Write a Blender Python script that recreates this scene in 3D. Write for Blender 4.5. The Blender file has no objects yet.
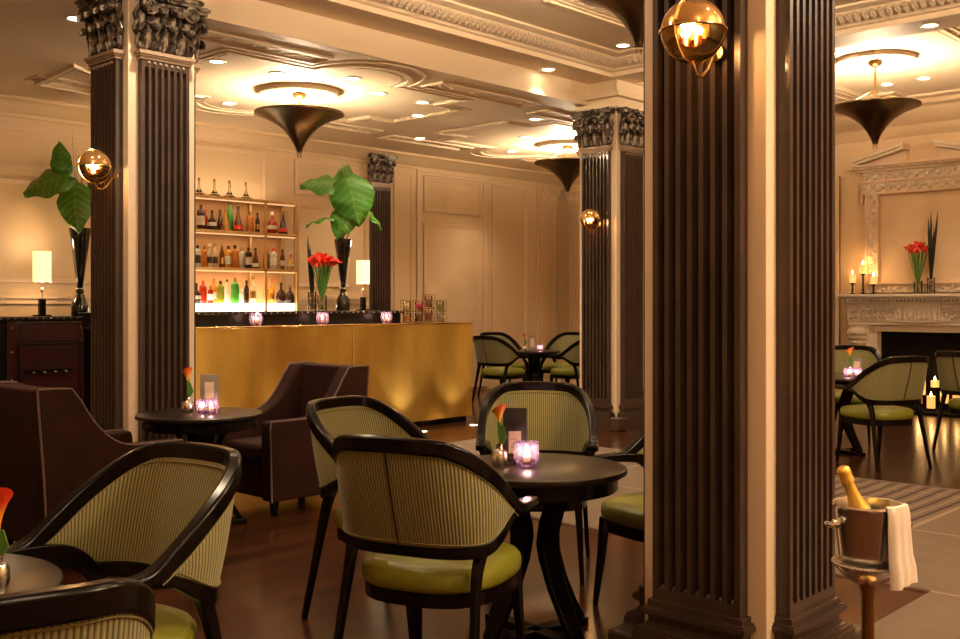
import bpy, bmesh, math, random
from mathutils import Vector, Matrix
random.seed(7)
PI = math.pi
COL = bpy.context.scene.collection
V = Vector
# ------------------------------------------------------------------ materials
def mat(name, col, rough=0.5, metal=0.0, coat=0.0, bump=None, emit=None, es=0.0, noise=None, trans=0.0, ior=1.45, spec=None, sheen=0.0, sss=0.0):
    m = bpy.data.materials.new(name); m.use_nodes = True
    nt = m.node_tree; b = nt.nodes['Principled BSDF']
    b.inputs['Base Color'].default_value = (*col, 1); b.inputs['Roughness'].default_value = rough
    b.inputs['Metallic'].default_value = metal; b.inputs['Coat Weight'].default_value = coat
    b.inputs['Transmission Weight'].default_value = trans; b.inputs['IOR'].default_value = ior
    if spec is not None: b.inputs['Specular IOR Level'].default_value = spec
    if sheen: b.inputs['Sheen Weight'].default_value = sheen
    if sss:
        b.inputs['Subsurface Weight'].default_value = sss; b.inputs['Subsurface Radius'].default_value = (.05, .03, .01)
    if emit: b.inputs['Emission Color'].default_value = (*emit, 1); b.inputs['Emission Strength'].default_value = es
    tc = nt.nodes.new('ShaderNodeTexCoord')
    if noise:   # (scale, colour2, contrast lo, hi)
        n = nt.nodes.new('ShaderNodeTexNoise'); n.inputs['Scale'].default_value = noise[0]; n.inputs['Detail'].default_value = 5
        r = nt.nodes.new('ShaderNodeValToRGB'); r.color_ramp.elements[0].position = noise[2]; r.color_ramp.elements[1].position = noise[3]
        r.color_ramp.elements[0].color = (*col, 1); r.color_ramp.elements[1].color = (*noise[1], 1)
        nt.links.new(tc.outputs['Object'], n.inputs['Vector']); nt.links.new(n.outputs['Fac'], r.inputs['Fac'])
        nt.links.new(r.outputs['Color'], b.inputs['Base Color'])
    if bump:    # (scale, strength, dist)
        n = nt.nodes.new('ShaderNodeTexNoise'); n.inputs['Scale'].default_value = bump[0]; n.inputs['Detail'].default_value = 4
        bp = nt.nodes.new('ShaderNodeBump'); bp.inputs['Strength'].default_value = bump[1]; bp.inputs['Distance'].default_value = bump[2]
        nt.links.new(tc.outputs['Object'], n.inputs['Vector']); nt.links.new(n.outputs['Fac'], bp.inputs['Height'])
        nt.links.new(bp.outputs['Normal'], b.inputs['Normal'])
    return m
M = {}
M['plaster'] = mat('wall_plaster', (.72, .525, .315), .6, bump=(6, .08, .01), noise=(1.2, (.68, .49, .29), .3, .7))
M['panel'] = mat('wall_panel_silk', (.80, .60, .38), .5, noise=(2.0, (.70, .51, .31), .35, .65))
M['ceiling'] = mat('ceiling_plaster', (.86, .70, .50), .6, bump=(8, .05, .01))
M['trimc'] = mat('cream_moulding', (.74, .545, .37), .5, bump=(60, .1, .004))
M['carved'] = mat('carved_plaster', (.78, .63, .47), .5, bump=(45, .9, .02))
M['cream'] = mat('cream_pillar_paint', (.86, .68, .50), .5)
M['column'] = mat('dark_bronze_paint', (.046, .027, .020), .30, spec=.5, coat=.15, bump=(25, .12, .006), noise=(5, (.060, .036, .026), .4, .6))
M['patina'] = mat('silvered_bronze', (.20, .16, .125), .34, metal=.7, bump=(40, .5, .01), noise=(14, (.03, .02, .015), .42, .6))
M['neck'] = mat('pale_bronze_moulding', (.36, .26, .19), .4, metal=.2)
M['blackwood'] = mat('ebonised_wood', (.005, .003, .0025), .2, spec=.22)
M['tabletop'] = mat('dark_lacquer_top', (.010, .006, .005), .28, spec=.35)
M['olive'] = mat('olive_leather', (.225, .225, .02), .36, coat=.15, bump=(30, .1, .004), noise=(6, (.18, .18, .018), .4, .65))
M['velvet'] = mat('brown_velvet', (.034, .012, .009), .8, spec=.15, noise=(5, (.024, .009, .007), .35, .65), bump=(12, .15, .006))
M['piping'] = mat('velvet_piping', (.12, .06, .045), .6, sheen=.4)
M['bronze'] = mat('pendant_bronze', (.16, .095, .04), .3, metal=.9, noise=(4, (.10, .06, .028), .4, .6))
M['brassdark'] = mat('aged_brass', (.45, .27, .09), .28, metal=1)
M['brassbright'] = mat('polished_brass', (.95, .66, .30), .18, metal=1)
M['chrome'] = mat('polished_nickel', (.86, .82, .77), .2, metal=1)
M['silver'] = mat('silver_plate', (.78, .74, .68), .18, metal=1)
M['shelf'] = mat('gilded_shelf_frame', (.78, .50, .22), .35, metal=.6)
M['glass'] = mat('clear_glass', (1, .98, .95), .03, trans=1, ior=1.3)
M['violet'] = mat('violet_cut_glass', (.66, .50, .95), .06, trans=.85, ior=1.35)
M['amber'] = mat('amber_mirror_glass', (.75, .42, .16), .08, metal=.75)
M['oxblood'] = mat('oxblood_leather', (.05, .010, .010), .4, spec=.3, bump=(20, .25, .006), noise=(3, (.036, .009, .009), .4, .6))
M['blackleather'] = mat('black_leather', (.008, .006, .005), .35, spec=.3)
M['blackglaze'] = mat('black_glazed_ceramic', (.006, .005, .005), .08, coat=.8)
M['stem'] = mat('green_stem', (.08, .22, .03), .5)
M['darkleaf'] = mat('dark_blade_leaf', (.025, .028, .012), .4)
def petal(name, lo, mid, hi):
    m = mat(name, hi, .45, sss=.1); nt = m.node_tree; b = nt.nodes['Principled BSDF']
    tc = nt.nodes.new('ShaderNodeTexCoord'); sp = nt.nodes.new('ShaderNodeSeparateXYZ'); mr = nt.nodes.new('ShaderNodeMapRange'); r = nt.nodes.new('ShaderNodeValToRGB')
    nt.links.new(tc.outputs['Object'], sp.inputs[0]); nt.links.new(sp.outputs['Z'], mr.inputs[0]); mr.inputs[2].default_value = .085
    r.color_ramp.elements[0].color = (*lo, 1); r.color_ramp.elements[1].color = (*hi, 1); e = r.color_ramp.elements.new(.5); e.color = (*mid, 1)
    nt.links.new(mr.outputs[0], r.inputs[0]); nt.links.new(r.outputs[0], b.inputs['Base Color']); return m
M['redflower'] = mat('red_petal', (.75, .045, .02), .45, sss=.1)
M['orangeflower'] = mat('orange_petal', (.9, .12, .015), .45, noise=(18, (.95, .42, .03), .45, .6))
M['orangeflower'] = petal('flame_petal', (.85, .55, .03), (.95, .35, .02), (.85, .05, .02))
M['wax'] = mat('candle_wax', (.95, .62, .28), .5, emit=(1, .45, .10), es=.5, sss=.3)
M['flame'] = mat('candle_flame', (1, .6, .2), .5, emit=(1, .62, .22), es=40)
M['bulb'] = mat('lamp_bulb', (1, .8, .5), .5, emit=(1, .68, .32), es=60)
M['lens'] = mat('downlight_lens', (1, .9, .7), .5, emit=(1, .78, .5), es=14)
M['shade'] = mat('lit_paper_shade', (.95, .8, .5), .6, emit=(1, .66, .27), es=1.0)
M['lightbox'] = mat('glowing_plinth_panel', (1, .95, .85), .5, emit=(1, .86, .62), es=2.4)
M['ledstrip'] = mat('shelf_light_strip', (1, .8, .5), .5, emit=(1, .60, .28), es=.55)
M['white'] = mat('ceramic_white_trim', (.85, .8, .7), .4)
M['paper'] = mat('cream_paper', (.75, .62, .48), .7)
M['ink'] = mat('dark_ink', (.05, .03, .02), .6)
M['linen'] = mat('white_linen', (.74, .64, .55), .85, bump=(120, .3, .003))
M['goldfoil'] = mat('gold_foil', (.98, .62, .13), .35, metal=.7, bump=(60, .5, .004))
M['firebox'] = mat('sooty_black', (.004, .003, .003), .9, spec=.1)
M['mantel'] = mat('pale_marble', (.60, .50, .40), .4, bump=(30, .15, .005))
M['mantelcarve'] = mat('carved_marble', (.60, .49, .38), .45, bump=(38, 1.0, .025))
M['darkcard'] = mat('dark_leather_card', (.022, .013, .010), .5)
M['greycard'] = mat('pewter_card_holder', (.30, .27, .25), .4, metal=.3)
M['kerb'] = mat('floor_uplight_lens', (1, .9, .7), .4, emit=(1, .78, .45), es=9)

def thin_glass(name, tint, rough, ior, glossy=(1, .97, .93)):
    m = bpy.data.materials.new(name); m.use_nodes = True; nt = m.node_tree; nt.nodes.clear()
    out = nt.nodes.new('ShaderNodeOutputMaterial'); mx = nt.nodes.new('ShaderNodeMixShader'); t = nt.nodes.new('ShaderNodeBsdfTransparent'); g = nt.nodes.new('ShaderNodeBsdfGlossy'); f = nt.nodes.new('ShaderNodeFresnel')
    f.inputs[0].default_value = ior; t.inputs[0].default_value = (*tint, 1); g.inputs[0].default_value = (*glossy, 1); g.inputs[1].default_value = rough
    nt.links.new(f.outputs[0], mx.inputs[0]); nt.links.new(t.outputs[0], mx.inputs[1]); nt.links.new(g.outputs[0], mx.inputs[2]); nt.links.new(mx.outputs[0], out.inputs[0])
    return m
M['glass'] = thin_glass('clear_glass_wall', (.96, .94, .9), .03, 1.4)
M['violet'] = thin_glass('violet_cut_glass_wall', (.90, .80, .98), .06, 1.8, (.95, .85, 1))
_nt = M['violet'].node_tree; _o = [n for n in _nt.nodes if n.type == 'OUTPUT_MATERIAL'][0]; _m = [n for n in _nt.nodes if n.type == 'MIX_SHADER'][0]
_tr = _nt.nodes.new('ShaderNodeBsdfTranslucent'); _tr.inputs[0].default_value = (.70, .62, .95, 1); _m2 = _nt.nodes.new('ShaderNodeMixShader'); _m2.inputs[0].default_value = .13
_nt.links.new(_m.outputs[0], _m2.inputs[1]); _nt.links.new(_tr.outputs[0], _m2.inputs[2]); _nt.links.new(_m2.outputs[0], _o.inputs[0])
def leafmat():
    m = mat('elephant_ear_leaf', (.05, .20, .015), .38)
    nt = m.node_tree; b = nt.nodes['Principled BSDF']
    uv = nt.nodes.new('ShaderNodeUVMap'); uv.uv_map = 'uv'
    sp = nt.nodes.new('ShaderNodeSeparateXYZ'); nt.links.new(uv.outputs['UV'], sp.inputs[0])
    ab = nt.nodes.new('ShaderNodeMath'); ab.operation = 'ABSOLUTE'; nt.links.new(sp.outputs['X'], ab.inputs[0])
    m1 = nt.nodes.new('ShaderNodeMath'); m1.operation = 'MULTIPLY_ADD'; m1.inputs[1].default_value = -.55
    nt.links.new(ab.outputs[0], m1.inputs[0]); nt.links.new(sp.outputs['Y'], m1.inputs[2])
    sn = nt.nodes.new('ShaderNodeMath'); sn.operation = 'PINGPONG'; sn.inputs[1].default_value = .075; nt.links.new(m1.outputs[0], sn.inputs[0])
    mn = nt.nodes.new('ShaderNodeMath'); mn.operation = 'MINIMUM'; nt.links.new(sn.outputs[0], mn.inputs[0]); nt.links.new(ab.outputs[0], mn.inputs[1])
    r = nt.nodes.new('ShaderNodeValToRGB'); r.color_ramp.elements[0].position = .0; r.color_ramp.elements[1].position = .02
    r.color_ramp.elements[0].color = (.10, .31, .04, 1); r.color_ramp.elements[1].color = (.032, .165, .010, 1)
    nt.links.new(mn.outputs[0], r.inputs[0]); nt.links.new(r.outputs[0], b.inputs['Base Color'])
    b.inputs['Subsurface Weight'].default_value = .1
    return m
M['leaf'] = leafmat()

def ribbed():
    m = mat('ribbed_green_fabric', (.30, .27, .09), .7, sheen=.2)
    nt = m.node_tree; b = nt.nodes['Principled BSDF']
    uv = nt.nodes.new('ShaderNodeUVMap'); uv.uv_map = 'uv'
    sp = nt.nodes.new('ShaderNodeSeparateXYZ'); nt.links.new(uv.outputs['UV'], sp.inputs[0])
    p = nt.nodes.new('ShaderNodeMath'); p.operation = 'PINGPONG'; p.inputs[1].default_value = .0055; nt.links.new(sp.outputs['X'], p.inputs[0])
    mr = nt.nodes.new('ShaderNodeMapRange'); mr.inputs[2].default_value = .0055; nt.links.new(p.outputs[0], mr.inputs[0])
    mr.inputs[1].default_value = 0
    r = nt.nodes.new('ShaderNodeValToRGB'); r.color_ramp.elements[0].position = .2; r.color_ramp.elements[1].position = .6
    r.color_ramp.elements[0].color = (.085, .07, .025, 1); r.color_ramp.elements[1].color = (.31, .29, .12, 1)
    nt.links.new(mr.outputs[0], r.inputs[0]); nt.links.new(r.outputs[0], b.inputs['Base Color'])
    bp = nt.nodes.new('ShaderNodeBump'); bp.inputs['Strength'].default_value = .35; bp.inputs['Distance'].default_value = .004
    nt.links.new(mr.outputs[0], bp.inputs['Height']); nt.links.new(bp.outputs[0], b.inputs['Normal'])
    return m
M['ribbed'] = ribbed()

def brass():
    m = mat('brushed_brass_panel', (.86, .55, .15), .34, metal=.92)
    nt = m.node_tree; b = nt.nodes['Principled BSDF']
    tc = nt.nodes.new('ShaderNodeTexCoord')
    n = nt.nodes.new('ShaderNodeTexNoise'); n.inputs['Scale'].default_value = 1.6; n.inputs['Detail'].default_value = 6
    mp = nt.nodes.new('ShaderNodeMapping'); mp.inputs['Scale'].default_value = (1, 1, .35)
    nt.links.new(tc.outputs['Object'], mp.inputs[0]); nt.links.new(mp.outputs[0], n.inputs['Vector'])
    r = nt.nodes.new('ShaderNodeValToRGB'); r.color_ramp.elements[0].position = .35; r.color_ramp.elements[1].position = .68
    r.color_ramp.elements[0].color = (.60, .34, .055, 1); r.color_ramp.elements[1].color = (1, .68, .17, 1)
    nt.links.new(n.outputs[0], r.inputs[0]); nt.links.new(r.outputs[0], b.inputs['Base Color'])
    mr = nt.nodes.new('ShaderNodeMapRange'); mr.inputs[3].default_value = .28; mr.inputs[4].default_value = .46
    nt.links.new(n.outputs[0], mr.inputs[0]); nt.links.new(mr.outputs[0], b.inputs['Roughness'])
    n2 = nt.nodes.new('ShaderNodeTexNoise'); n2.inputs['Scale'].default_value = 3; nt.links.new(tc.outputs['Object'], n2.inputs['Vector'])
    bp = nt.nodes.new('ShaderNodeBump'); bp.inputs['Strength'].default_value = .35; bp.inputs['Distance'].default_value = .03
    nt.links.new(n2.outputs[0], bp.inputs['Height']); nt.links.new(bp.outputs[0], b.inputs['Normal'])
    return m
M['brass'] = brass()

def woodfloor():
    m = mat('dark_wood_boards', (.06, .02, .01), .2, spec=.3)
    nt = m.node_tree; b = nt.nodes['Principled BSDF']
    tc = nt.nodes.new('ShaderNodeTexCoord')
    br = nt.nodes.new('ShaderNodeTexBrick'); br.inputs['Scale'].default_value = 1
    br.inputs['Brick Width'].default_value = 1.5; br.inputs['Row Height'].default_value = .13; br.inputs['Mortar Size'].default_value = .0025
    br.inputs['Color1'].default_value = (.070, .023, .009, 1); br.inputs['Color2'].default_value = (.030, .0105, .005, 1); br.inputs['Mortar'].default_value = (.012, .005, .003, 1)
    nt.links.new(tc.outputs['Object'], br.inputs['Vector'])
    mp = nt.nodes.new('ShaderNodeMapping'); mp.inputs['Scale'].default_value = (3, 40, 1)
    n = nt.nodes.new('ShaderNodeTexNoise'); n.inputs['Scale'].default_value = 1; n.inputs['Detail'].default_value = 6
    nt.links.new(tc.outputs['Object'], mp.inputs[0]); nt.links.new(mp.outputs[0], n.inputs['Vector'])
    mx = nt.nodes.new('ShaderNodeMix'); mx.data_type = 'RGBA'; mx.blend_type = 'MULTIPLY'; mx.inputs[0].default_value = .8
    r = nt.nodes.new('ShaderNodeValToRGB'); r.color_ramp.elements[0].position = .3; r.color_ramp.elements[1].position = .7
    r.color_ramp.elements[0].color = (.35, .32, .3, 1); r.color_ramp.elements[1].color = (1.6, 1.45, 1.3, 1)
    nt.links.new(n.outputs[0], r.inputs[0]); nt.links.new(br.outputs[0], mx.inputs[6]); nt.links.new(r.outputs[0], mx.inputs[7])
    nt.links.new(mx.outputs[2], b.inputs['Base Color'])
    bp = nt.nodes.new('ShaderNodeBump'); bp.inputs['Strength'].default_value = .15; bp.inputs['Distance'].default_value = .004
    nt.links.new(br.outputs[1], bp.inputs['Height']); bp.invert = True; nt.links.new(bp.outputs[0], b.inputs['Normal'])
    return m
M['floor'] = woodfloor()

def rugmat():
    m = mat('taupe_rug', (.24, .165, .11), .95)
    nt = m.node_tree; b = nt.nodes['Principled BSDF']
    tc = nt.nodes.new('ShaderNodeTexCoord'); sp = nt.nodes.new('ShaderNodeSeparateXYZ'); nt.links.new(tc.outputs['Object'], sp.inputs[0])
    def math_(op, a, c=None, d=None):
        x = nt.nodes.new('ShaderNodeMath'); x.operation = op
        for i, q in enumerate((a, c, d)):
            if q is None: continue
            if isinstance(q, (int, float)): x.inputs[i].default_value = q
            else: nt.links.new(q, x.inputs[i])
        return x.outputs[0]
    X, Y = sp.outputs['X'], sp.outputs['Y']
    # grid seams
    gx = math_('LESS_THAN', math_('PINGPONG', math_('SUBTRACT', X, 6.65), .68), .010)
    gy = math_('LESS_THAN', math_('PINGPONG', math_('SUBTRACT', Y, 2.5), .68), .010)
    seam = math_('MAXIMUM', gx, gy)
    # stripes, running along x, inside a patch
    wob = nt.nodes.new('ShaderNodeTexNoise'); wob.inputs['Scale'].default_value = 1.5; nt.links.new(tc.outputs['Object'], wob.inputs['Vector'])
    ys = math_('MULTIPLY_ADD', wob.outputs[0], .05, Y)
    st = math_('PINGPONG', ys, .062)
    inp = math_('MULTIPLY', math_('MULTIPLY', math_('GREATER_THAN', X, 6.66), math_('LESS_THAN', X, 8.26)), math_('MULTIPLY', math_('GREATER_THAN', Y, 2.5), math_('LESS_THAN', Y, 4.5)))
    dark = math_('MULTIPLY', math_('LESS_THAN', st, .014), inp)
    lite = math_('MULTIPLY', math_('GREATER_THAN', st, .052), inp)
    n = nt.nodes.new('ShaderNodeTexNoise'); n.inputs['Scale'].default_value = 5; n.inputs['Detail'].default_value = 8; nt.links.new(tc.outputs['Object'], n.inputs['Vector'])
    r = nt.nodes.new('ShaderNodeValToRGB'); r.color_ramp.elements[0].color = (.125, .088, .062, 1); r.color_ramp.elements[1].color = (.18, .13, .09, 1)
    nt.links.new(n.outputs[0], r.inputs[0])
    def mixc(f, a, c):
        x = nt.nodes.new('ShaderNodeMix'); x.data_type = 'RGBA'; nt.links.new(f, x.inputs[0]); nt.links.new(a, x.inputs[6]); x.inputs[7].default_value = (*c, 1); return x.outputs[2]
    c = mixc(seam, r.outputs[0], (.30, .22, .15)); c = mixc(dark, c, (.055, .03, .022)); c = mixc(lite, c, (.25, .18, .125))
    nt.links.new(c, b.inputs['Base Color'])
    bp = nt.nodes.new('ShaderNodeBump'); bp.inputs['Strength'].default_value = .3; bp.inputs['Distance'].default_value = .005
    n2 = nt.nodes.new('ShaderNodeTexNoise'); n2.inputs['Scale'].default_value = 220; nt.links.new(tc.outputs['Object'], n2.inputs['Vector'])
    nt.links.new(n2.outputs[0], bp.inputs['Height']); nt.links.new(bp.outputs[0], b.inputs['Normal'])
    return m
M['rug'] = rugmat()

# ------------------------------------------------------------------ mesh helpers
class MB:
    def __init__(s): s.v = []; s.f = []; s.uv = None
    def add(s, vs, fs):
        o = len(s.v); s.v += [V(p) for p in vs]; s.f += [tuple(i + o for i in f) for f in fs]; return s
    def box(s, x0, y0, z0, x1, y1, z1):
        x0, x1 = min(x0, x1), max(x0, x1); y0, y1 = min(y0, y1), max(y0, y1); z0, z1 = min(z0, z1), max(z0, z1)
        return s.add([(x0,y0,z0),(x1,y0,z0),(x1,y1,z0),(x0,y1,z0),(x0,y0,z1),(x1,y0,z1),(x1,y1,z1),(x0,y1,z1)],
                     [(3,2,1,0),(4,5,6,7),(0,1,5,4),(1,2,6,5),(2,3,7,6),(3,0,4,7)])
    def lathe(s, prof, n=24, c=(0, 0, 0), closed=False):
        vs = []; fs = []; k = len(prof)
        for i in range(n):
            a = 2 * PI * i / n
            for r, z in prof: vs.append((c[0] + r * math.cos(a), c[1] + r * math.sin(a), c[2] + z))
        for i in range(n):
            j = (i + 1) % n
            for q in range(k - 1 if not closed else k):
                w = (q + 1) % k
                fs.append((i * k + q, j * k + q, j * k + w, i * k + w))
        if not closed:
            if prof[0][0] > 1e-5: fs.append(tuple(i * k for i in reversed(range(n))))
            if prof[-1][0] > 1e-5: fs.append(tuple(i * k + k - 1 for i in range(n)))
        return s.add(vs, fs)
    def sweep(s, pts, w, h, up=(0, 0, 1), closed=False, ws=None, hs=None, n=4):
        """rectangular (n=4) or round (n>4) section swept along pts; w across, h along up"""
        pts = [V(p) for p in pts]; up = V(up); N = len(pts); vs = []; fs = []
        for i, p in enumerate(pts):
            if closed: t = pts[(i + 1) % N] - pts[i - 1]
            else: t = pts[min(i + 1, N - 1)] - pts[max(i - 1, 0)]
            t.normalize(); sd = t.cross(up)
            if sd.length < 1e-4: sd = t.cross(V((1, 0, .01)))
            sd.normalize(); u2 = sd.cross(t).normalized()
            ww = (ws[i] if ws else w) / 2; hh = (hs[i] if hs else h) / 2
            if n == 4: sec = [(-1, -1), (1, -1), (1, 1), (-1, 1)]
            else: sec = [(math.cos(2 * PI * k / n), math.sin(2 * PI * k / n)) for k in range(n)]
            for a, b in sec: vs.append(p + sd * a * ww + u2 * b * hh)
        for i in range(N if closed else N - 1):
            j = (i + 1) % N
            for k in range(n):
                l = (k + 1) % n; fs.append((i * n + k, j * n + k, j * n + l, i * n + l))
        if not closed:
            fs.append(tuple(reversed(range(n)))); fs.append(tuple((N - 1) * n + k for k in range(n)))
        return s.add(vs, fs)
    def tube(s, pts, r, n=8, closed=False): return s.sweep(pts, 2 * r, 2 * r, closed=closed, n=n)
    def prism(s, poly, a, b, axis='z'):
        """extrude a 2D polygon; axis x: poly=(y,z); y: (x,z); z: (x,y)"""
        def P(p, t): return {'x': (t, p[0], p[1]), 'y': (p[0], t, p[1]), 'z': (p[0], p[1], t)}[axis]
        n = len(poly); vs = [P(p, a) for p in poly] + [P(p, b) for p in poly]
        fs = [tuple(reversed(range(n))), tuple(range(n, 2 * n))] + [(i, (i + 1) % n, (i + 1) % n + n, i + n) for i in range(n)]
        return s.add(vs, fs)
    def sphere(s, c, r, sz=1, n=12, m=8):
        return s.lathe([(r * math.sin(PI * i / m), -r * sz * math.cos(PI * i / m)) for i in range(m + 1)], n, c)
    def xf(s, mtx): s.v = [mtx @ p for p in s.v]; return s
    def mesh(s, name, m, smooth=35, recalc=True):
        me = bpy.data.meshes.new(name); me.from_pydata([tuple(p) for p in s.v], [], s.f)
        if s.uv:
            uvl = me.uv_layers.new(name='uv')
            for lp in me.loops: uvl.data[lp.index].uv = s.uv[lp.vertex_index]
        if recalc:
            bm = bmesh.new(); bm.from_mesh(me); bmesh.ops.recalc_face_normals(bm, faces=bm.faces); bm.to_mesh(me); bm.free()
        me.materials.append(m)
        if smooth:
            for p in me.polygons: p.use_smooth = True
            me.set_sharp_from_angle(angle=math.radians(smooth))
        return me
    def build(s, name, m, parent=None, bevel=0, smooth=35, loc=None, rz=0, recalc=True):
        if isinstance(m, str): m = M[m]
        o = bpy.data.objects.new(name, s.mesh(name, m, smooth, recalc)); COL.objects.link(o)
        if parent: o.parent = parent
        if loc is not None: o.location = loc
        if rz: o.rotation_euler = (0, 0, rz)
        if bevel:
            bv = o.modifiers.new('bevel', 'BEVEL'); bv.width = bevel; bv.segments = 2; bv.limit_method = 'ANGLE'; bv.angle_limit = .7
        return o
def tag(o, label, cat, group=None, kind=None):
    if label: o['label'] = label
    if cat: o['category'] = cat
    if group: o['group'] = group
    if kind: o['kind'] = kind
    return o
def thing(name, label, cat, loc=(0, 0, 0), rz=0, group=None):
    o = bpy.data.objects.new(name, None); COL.objects.link(o); o.location = loc; o.rotation_euler = (0, 0, rz)
    o.empty_display_size = .1
    return tag(o, label, cat, group)
def struct(o): o['kind'] = 'structure'; return o
def copy_tree(o, parent=None):
    c = o.copy(); COL.objects.link(c); c.parent = parent
    for ch in [x for x in COL.objects if x.parent == o]: copy_tree(ch, c)
    return c
def place(proto, first, loc, rz, label, scale=None):
    o = proto if first else copy_tree(proto)
    o.location = loc; o.rotation_euler = (0, 0, rz); o['label'] = label
    if scale: o.scale = scale
    return o
# camera frame axes of the building: world X, Y are the walls' directions
CX, CY, EYE, F = .729, .685, 1.45, 1030.0
def at_z(px, py, z):
    """ray through a photograph point, cut at height z"""
    d = (z - EYE) * F / (303 - py); u = (px - 480) / F
    return V((d * (CX + CY * u), d * (CY - CX * u), z))
def from_view(px, d, z=0):
    u = (px - 480) / F
    return V((d * (CX + CY * u), d * (CY - CX * u), z))
def spot(loc, energy, size=1.6, blend=.6, r=.04, col=(1, .79, .55), direction=None):
    l = bpy.data.lights.new('spot_beam', 'SPOT'); l.energy = energy; l.spot_size = size; l.spot_blend = blend; l.shadow_soft_size = r; l.color = col
    o = bpy.data.objects.new('spot_beam', l); COL.objects.link(o); o.location = loc
    if direction: o.rotation_euler = V(direction).to_track_quat('-Z', 'Y').to_euler()
    return o
def point(loc, energy, r=.03, col=(1, .76, .50)):
    l = bpy.data.lights.new('point_glow', 'POINT'); l.energy = energy; l.shadow_soft_size = r; l.color = col
    o = bpy.data.objects.new('point_glow', l); COL.objects.link(o); o.location = loc
    return o
def area(loc, energy, sx, sy, direction, col=(1, .74, .47)):
    l = bpy.data.lights.new('strip_glow', 'AREA'); l.shape = 'RECTANGLE'; l.size = sx; l.size_y = sy; l.energy = energy; l.color = col
    o = bpy.data.objects.new('strip_glow', l); COL.objects.link(o); o.location = loc
    o.rotation_euler = V(direction).to_track_quat('-Z', 'Y').to_euler()
    return o
# ------------------------------------------------------------------ the shell
X0, X1, Y0, Y1 = -1.8, 14.6, -2.6, 11.8
ZB, ZM, ZS = 3.75, 4.2, 4.0          # bar ceiling, main ceiling, beam soffits
struct(MB().box(X0, Y0, -.1, X1, Y1, 0).build('floor', 'floor', smooth=0))
b = MB()
b.box(X0, 7.3, ZB, X1, Y1, ZB + .7)
b.box(X0, Y0, ZM, X1, 6.9, ZM + .25)
struct(b.build('ceiling', 'ceiling', smooth=0))
b = MB(); b.box(X0, 6.88, ZS, X1, 7.3, ZB + .7)                 # beam in line with the bar columns
struct(b.build('trim_1', 'ceiling', smooth=0))
b = MB(); b.box(9.5, Y0, ZS, 9.95, 6.88, ZM)
struct(b.build('trim_2', 'ceiling', smooth=0))
struct(MB().box(X0, Y1, 0, X1 + .2, Y1 + .2, 4.5).build('wall_back', 'plaster', smooth=0))
struct(MB().box(X1, Y0, 0, X1 + .2, Y1, 4.5).build('wall_right', 'plaster', smooth=0))
struct(MB().box(X0 - .2, Y0, 0, X0, Y1, 4.5).build('wall_left', 'plaster', smooth=0))
struct(MB().box(X0 - .2, Y0 - .2, 0, X1 + .2, Y0, 4.5).build('wall_front', 'plaster', smooth=0))
ntrim = [2]
def trim(b, m='trimc', bevel=0):
    ntrim[0] += 1; return struct(b.build('trim_%d' % ntrim[0], m, bevel=bevel))
# crown mouldings: stepped profile, swept along x or y
def crown(a0, a1, c, z, sgn, axis, proj=.28, h=.2):
    """profile from the edge (c, z) out to c+sgn*proj, z+h"""
    prof = [(-.05, .25), (.0, .25), (.12, .3), (.16, .42), (.35, .5), (.62, .66), (.7, .8), (.8, .82), (1, .9), (1, 1), (-.05, 1)]
    poly = [(c + sgn * p * proj, z + q * h) for p, q in prof]
    b = MB()
    if axis == 'x': b.prism([(y, zz) for y, zz in poly], a0, a1, 'x')
    else: b.prism([(x, zz) for x, zz in poly], a0, a1, 'y')
    return b
trim(crown(X0, 9.5, 6.88, ZS, -1, 'x'), 'ceiling')
trim(crown(9.95, X1, 6.88, ZS, -1, 'x'), 'ceiling')
trim(crown(Y0, 6.88, 9.5, ZS, -1, 'y'), 'ceiling')
trim(crown(Y0, 6.6, 9.95, ZS, 1, 'y', .16), 'ceiling')
# carved leaf band on the crowns: a row of small tongues
def tongues(a0, a1, cx, z, axis, step=.085, s=-1):
    b = MB(); n = int((a1 - a0) / step)
    for i in range(n):
        a = a0 + (i + .5) * step; w = step * .42
        pts = [(-w, 0), (0, -.05), (w, 0), (w * .6, .05), (0, .075), (-w * .6, .05)]
        vs = []
        for q, r in pts:
            vs.append((a + q, cx + s * (.06 + (r + .05) * .9), z + .045 + (r + .05) * .75))
        vs.append((a, cx + s * (.115), z + .085))
        if axis == 'y': vs = [(y, x, zz) for x, y, zz in vs]
        b.add(vs, [(k, (k + 1) % 6, 6) for k in range(6)])
    return b
trim(tongues(2.0, 9.2, 6.84, ZS + .01, 'x', .075), 'carved')
trim(tongues(-1.0, 6.6, 9.46, ZS + .01, 'y', .075), 'carved')
# wall cornices
trim(MB().prism([(Y1, ZB), (Y1 - .22, ZB), (Y1 - .22, ZB - .03), (Y1 - .14, ZB - .06), (Y1 - .08, ZB - .14), (Y1 - .03, ZB - .16), (Y1 - .03, ZB - .20), (Y1, ZB - .2)], X0, X1, 'x'), 'plaster')
trim(MB().prism([(X1, ZM), (X1 - .42, ZM), (X1 - .42, ZM - .06), (X1 - .34, ZM - .09), (X1 - .28, ZM - .2), (X1 - .12, ZM - .28), (X1 - .08, ZM - .38), (X1 - .03, ZM - .42), (X1, ZM - .42)], Y0, 6.88, 'y'), 'plaster')
trim(MB().prism([(X1, ZB), (X1 - .2, ZB), (X1 - .2, ZB - .03), (X1 - .1, ZB - .08), (X1 - .03, ZB - .18), (X1, ZB - .2)], 7.3, Y1 - .22, 'y'), 'plaster')
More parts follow.
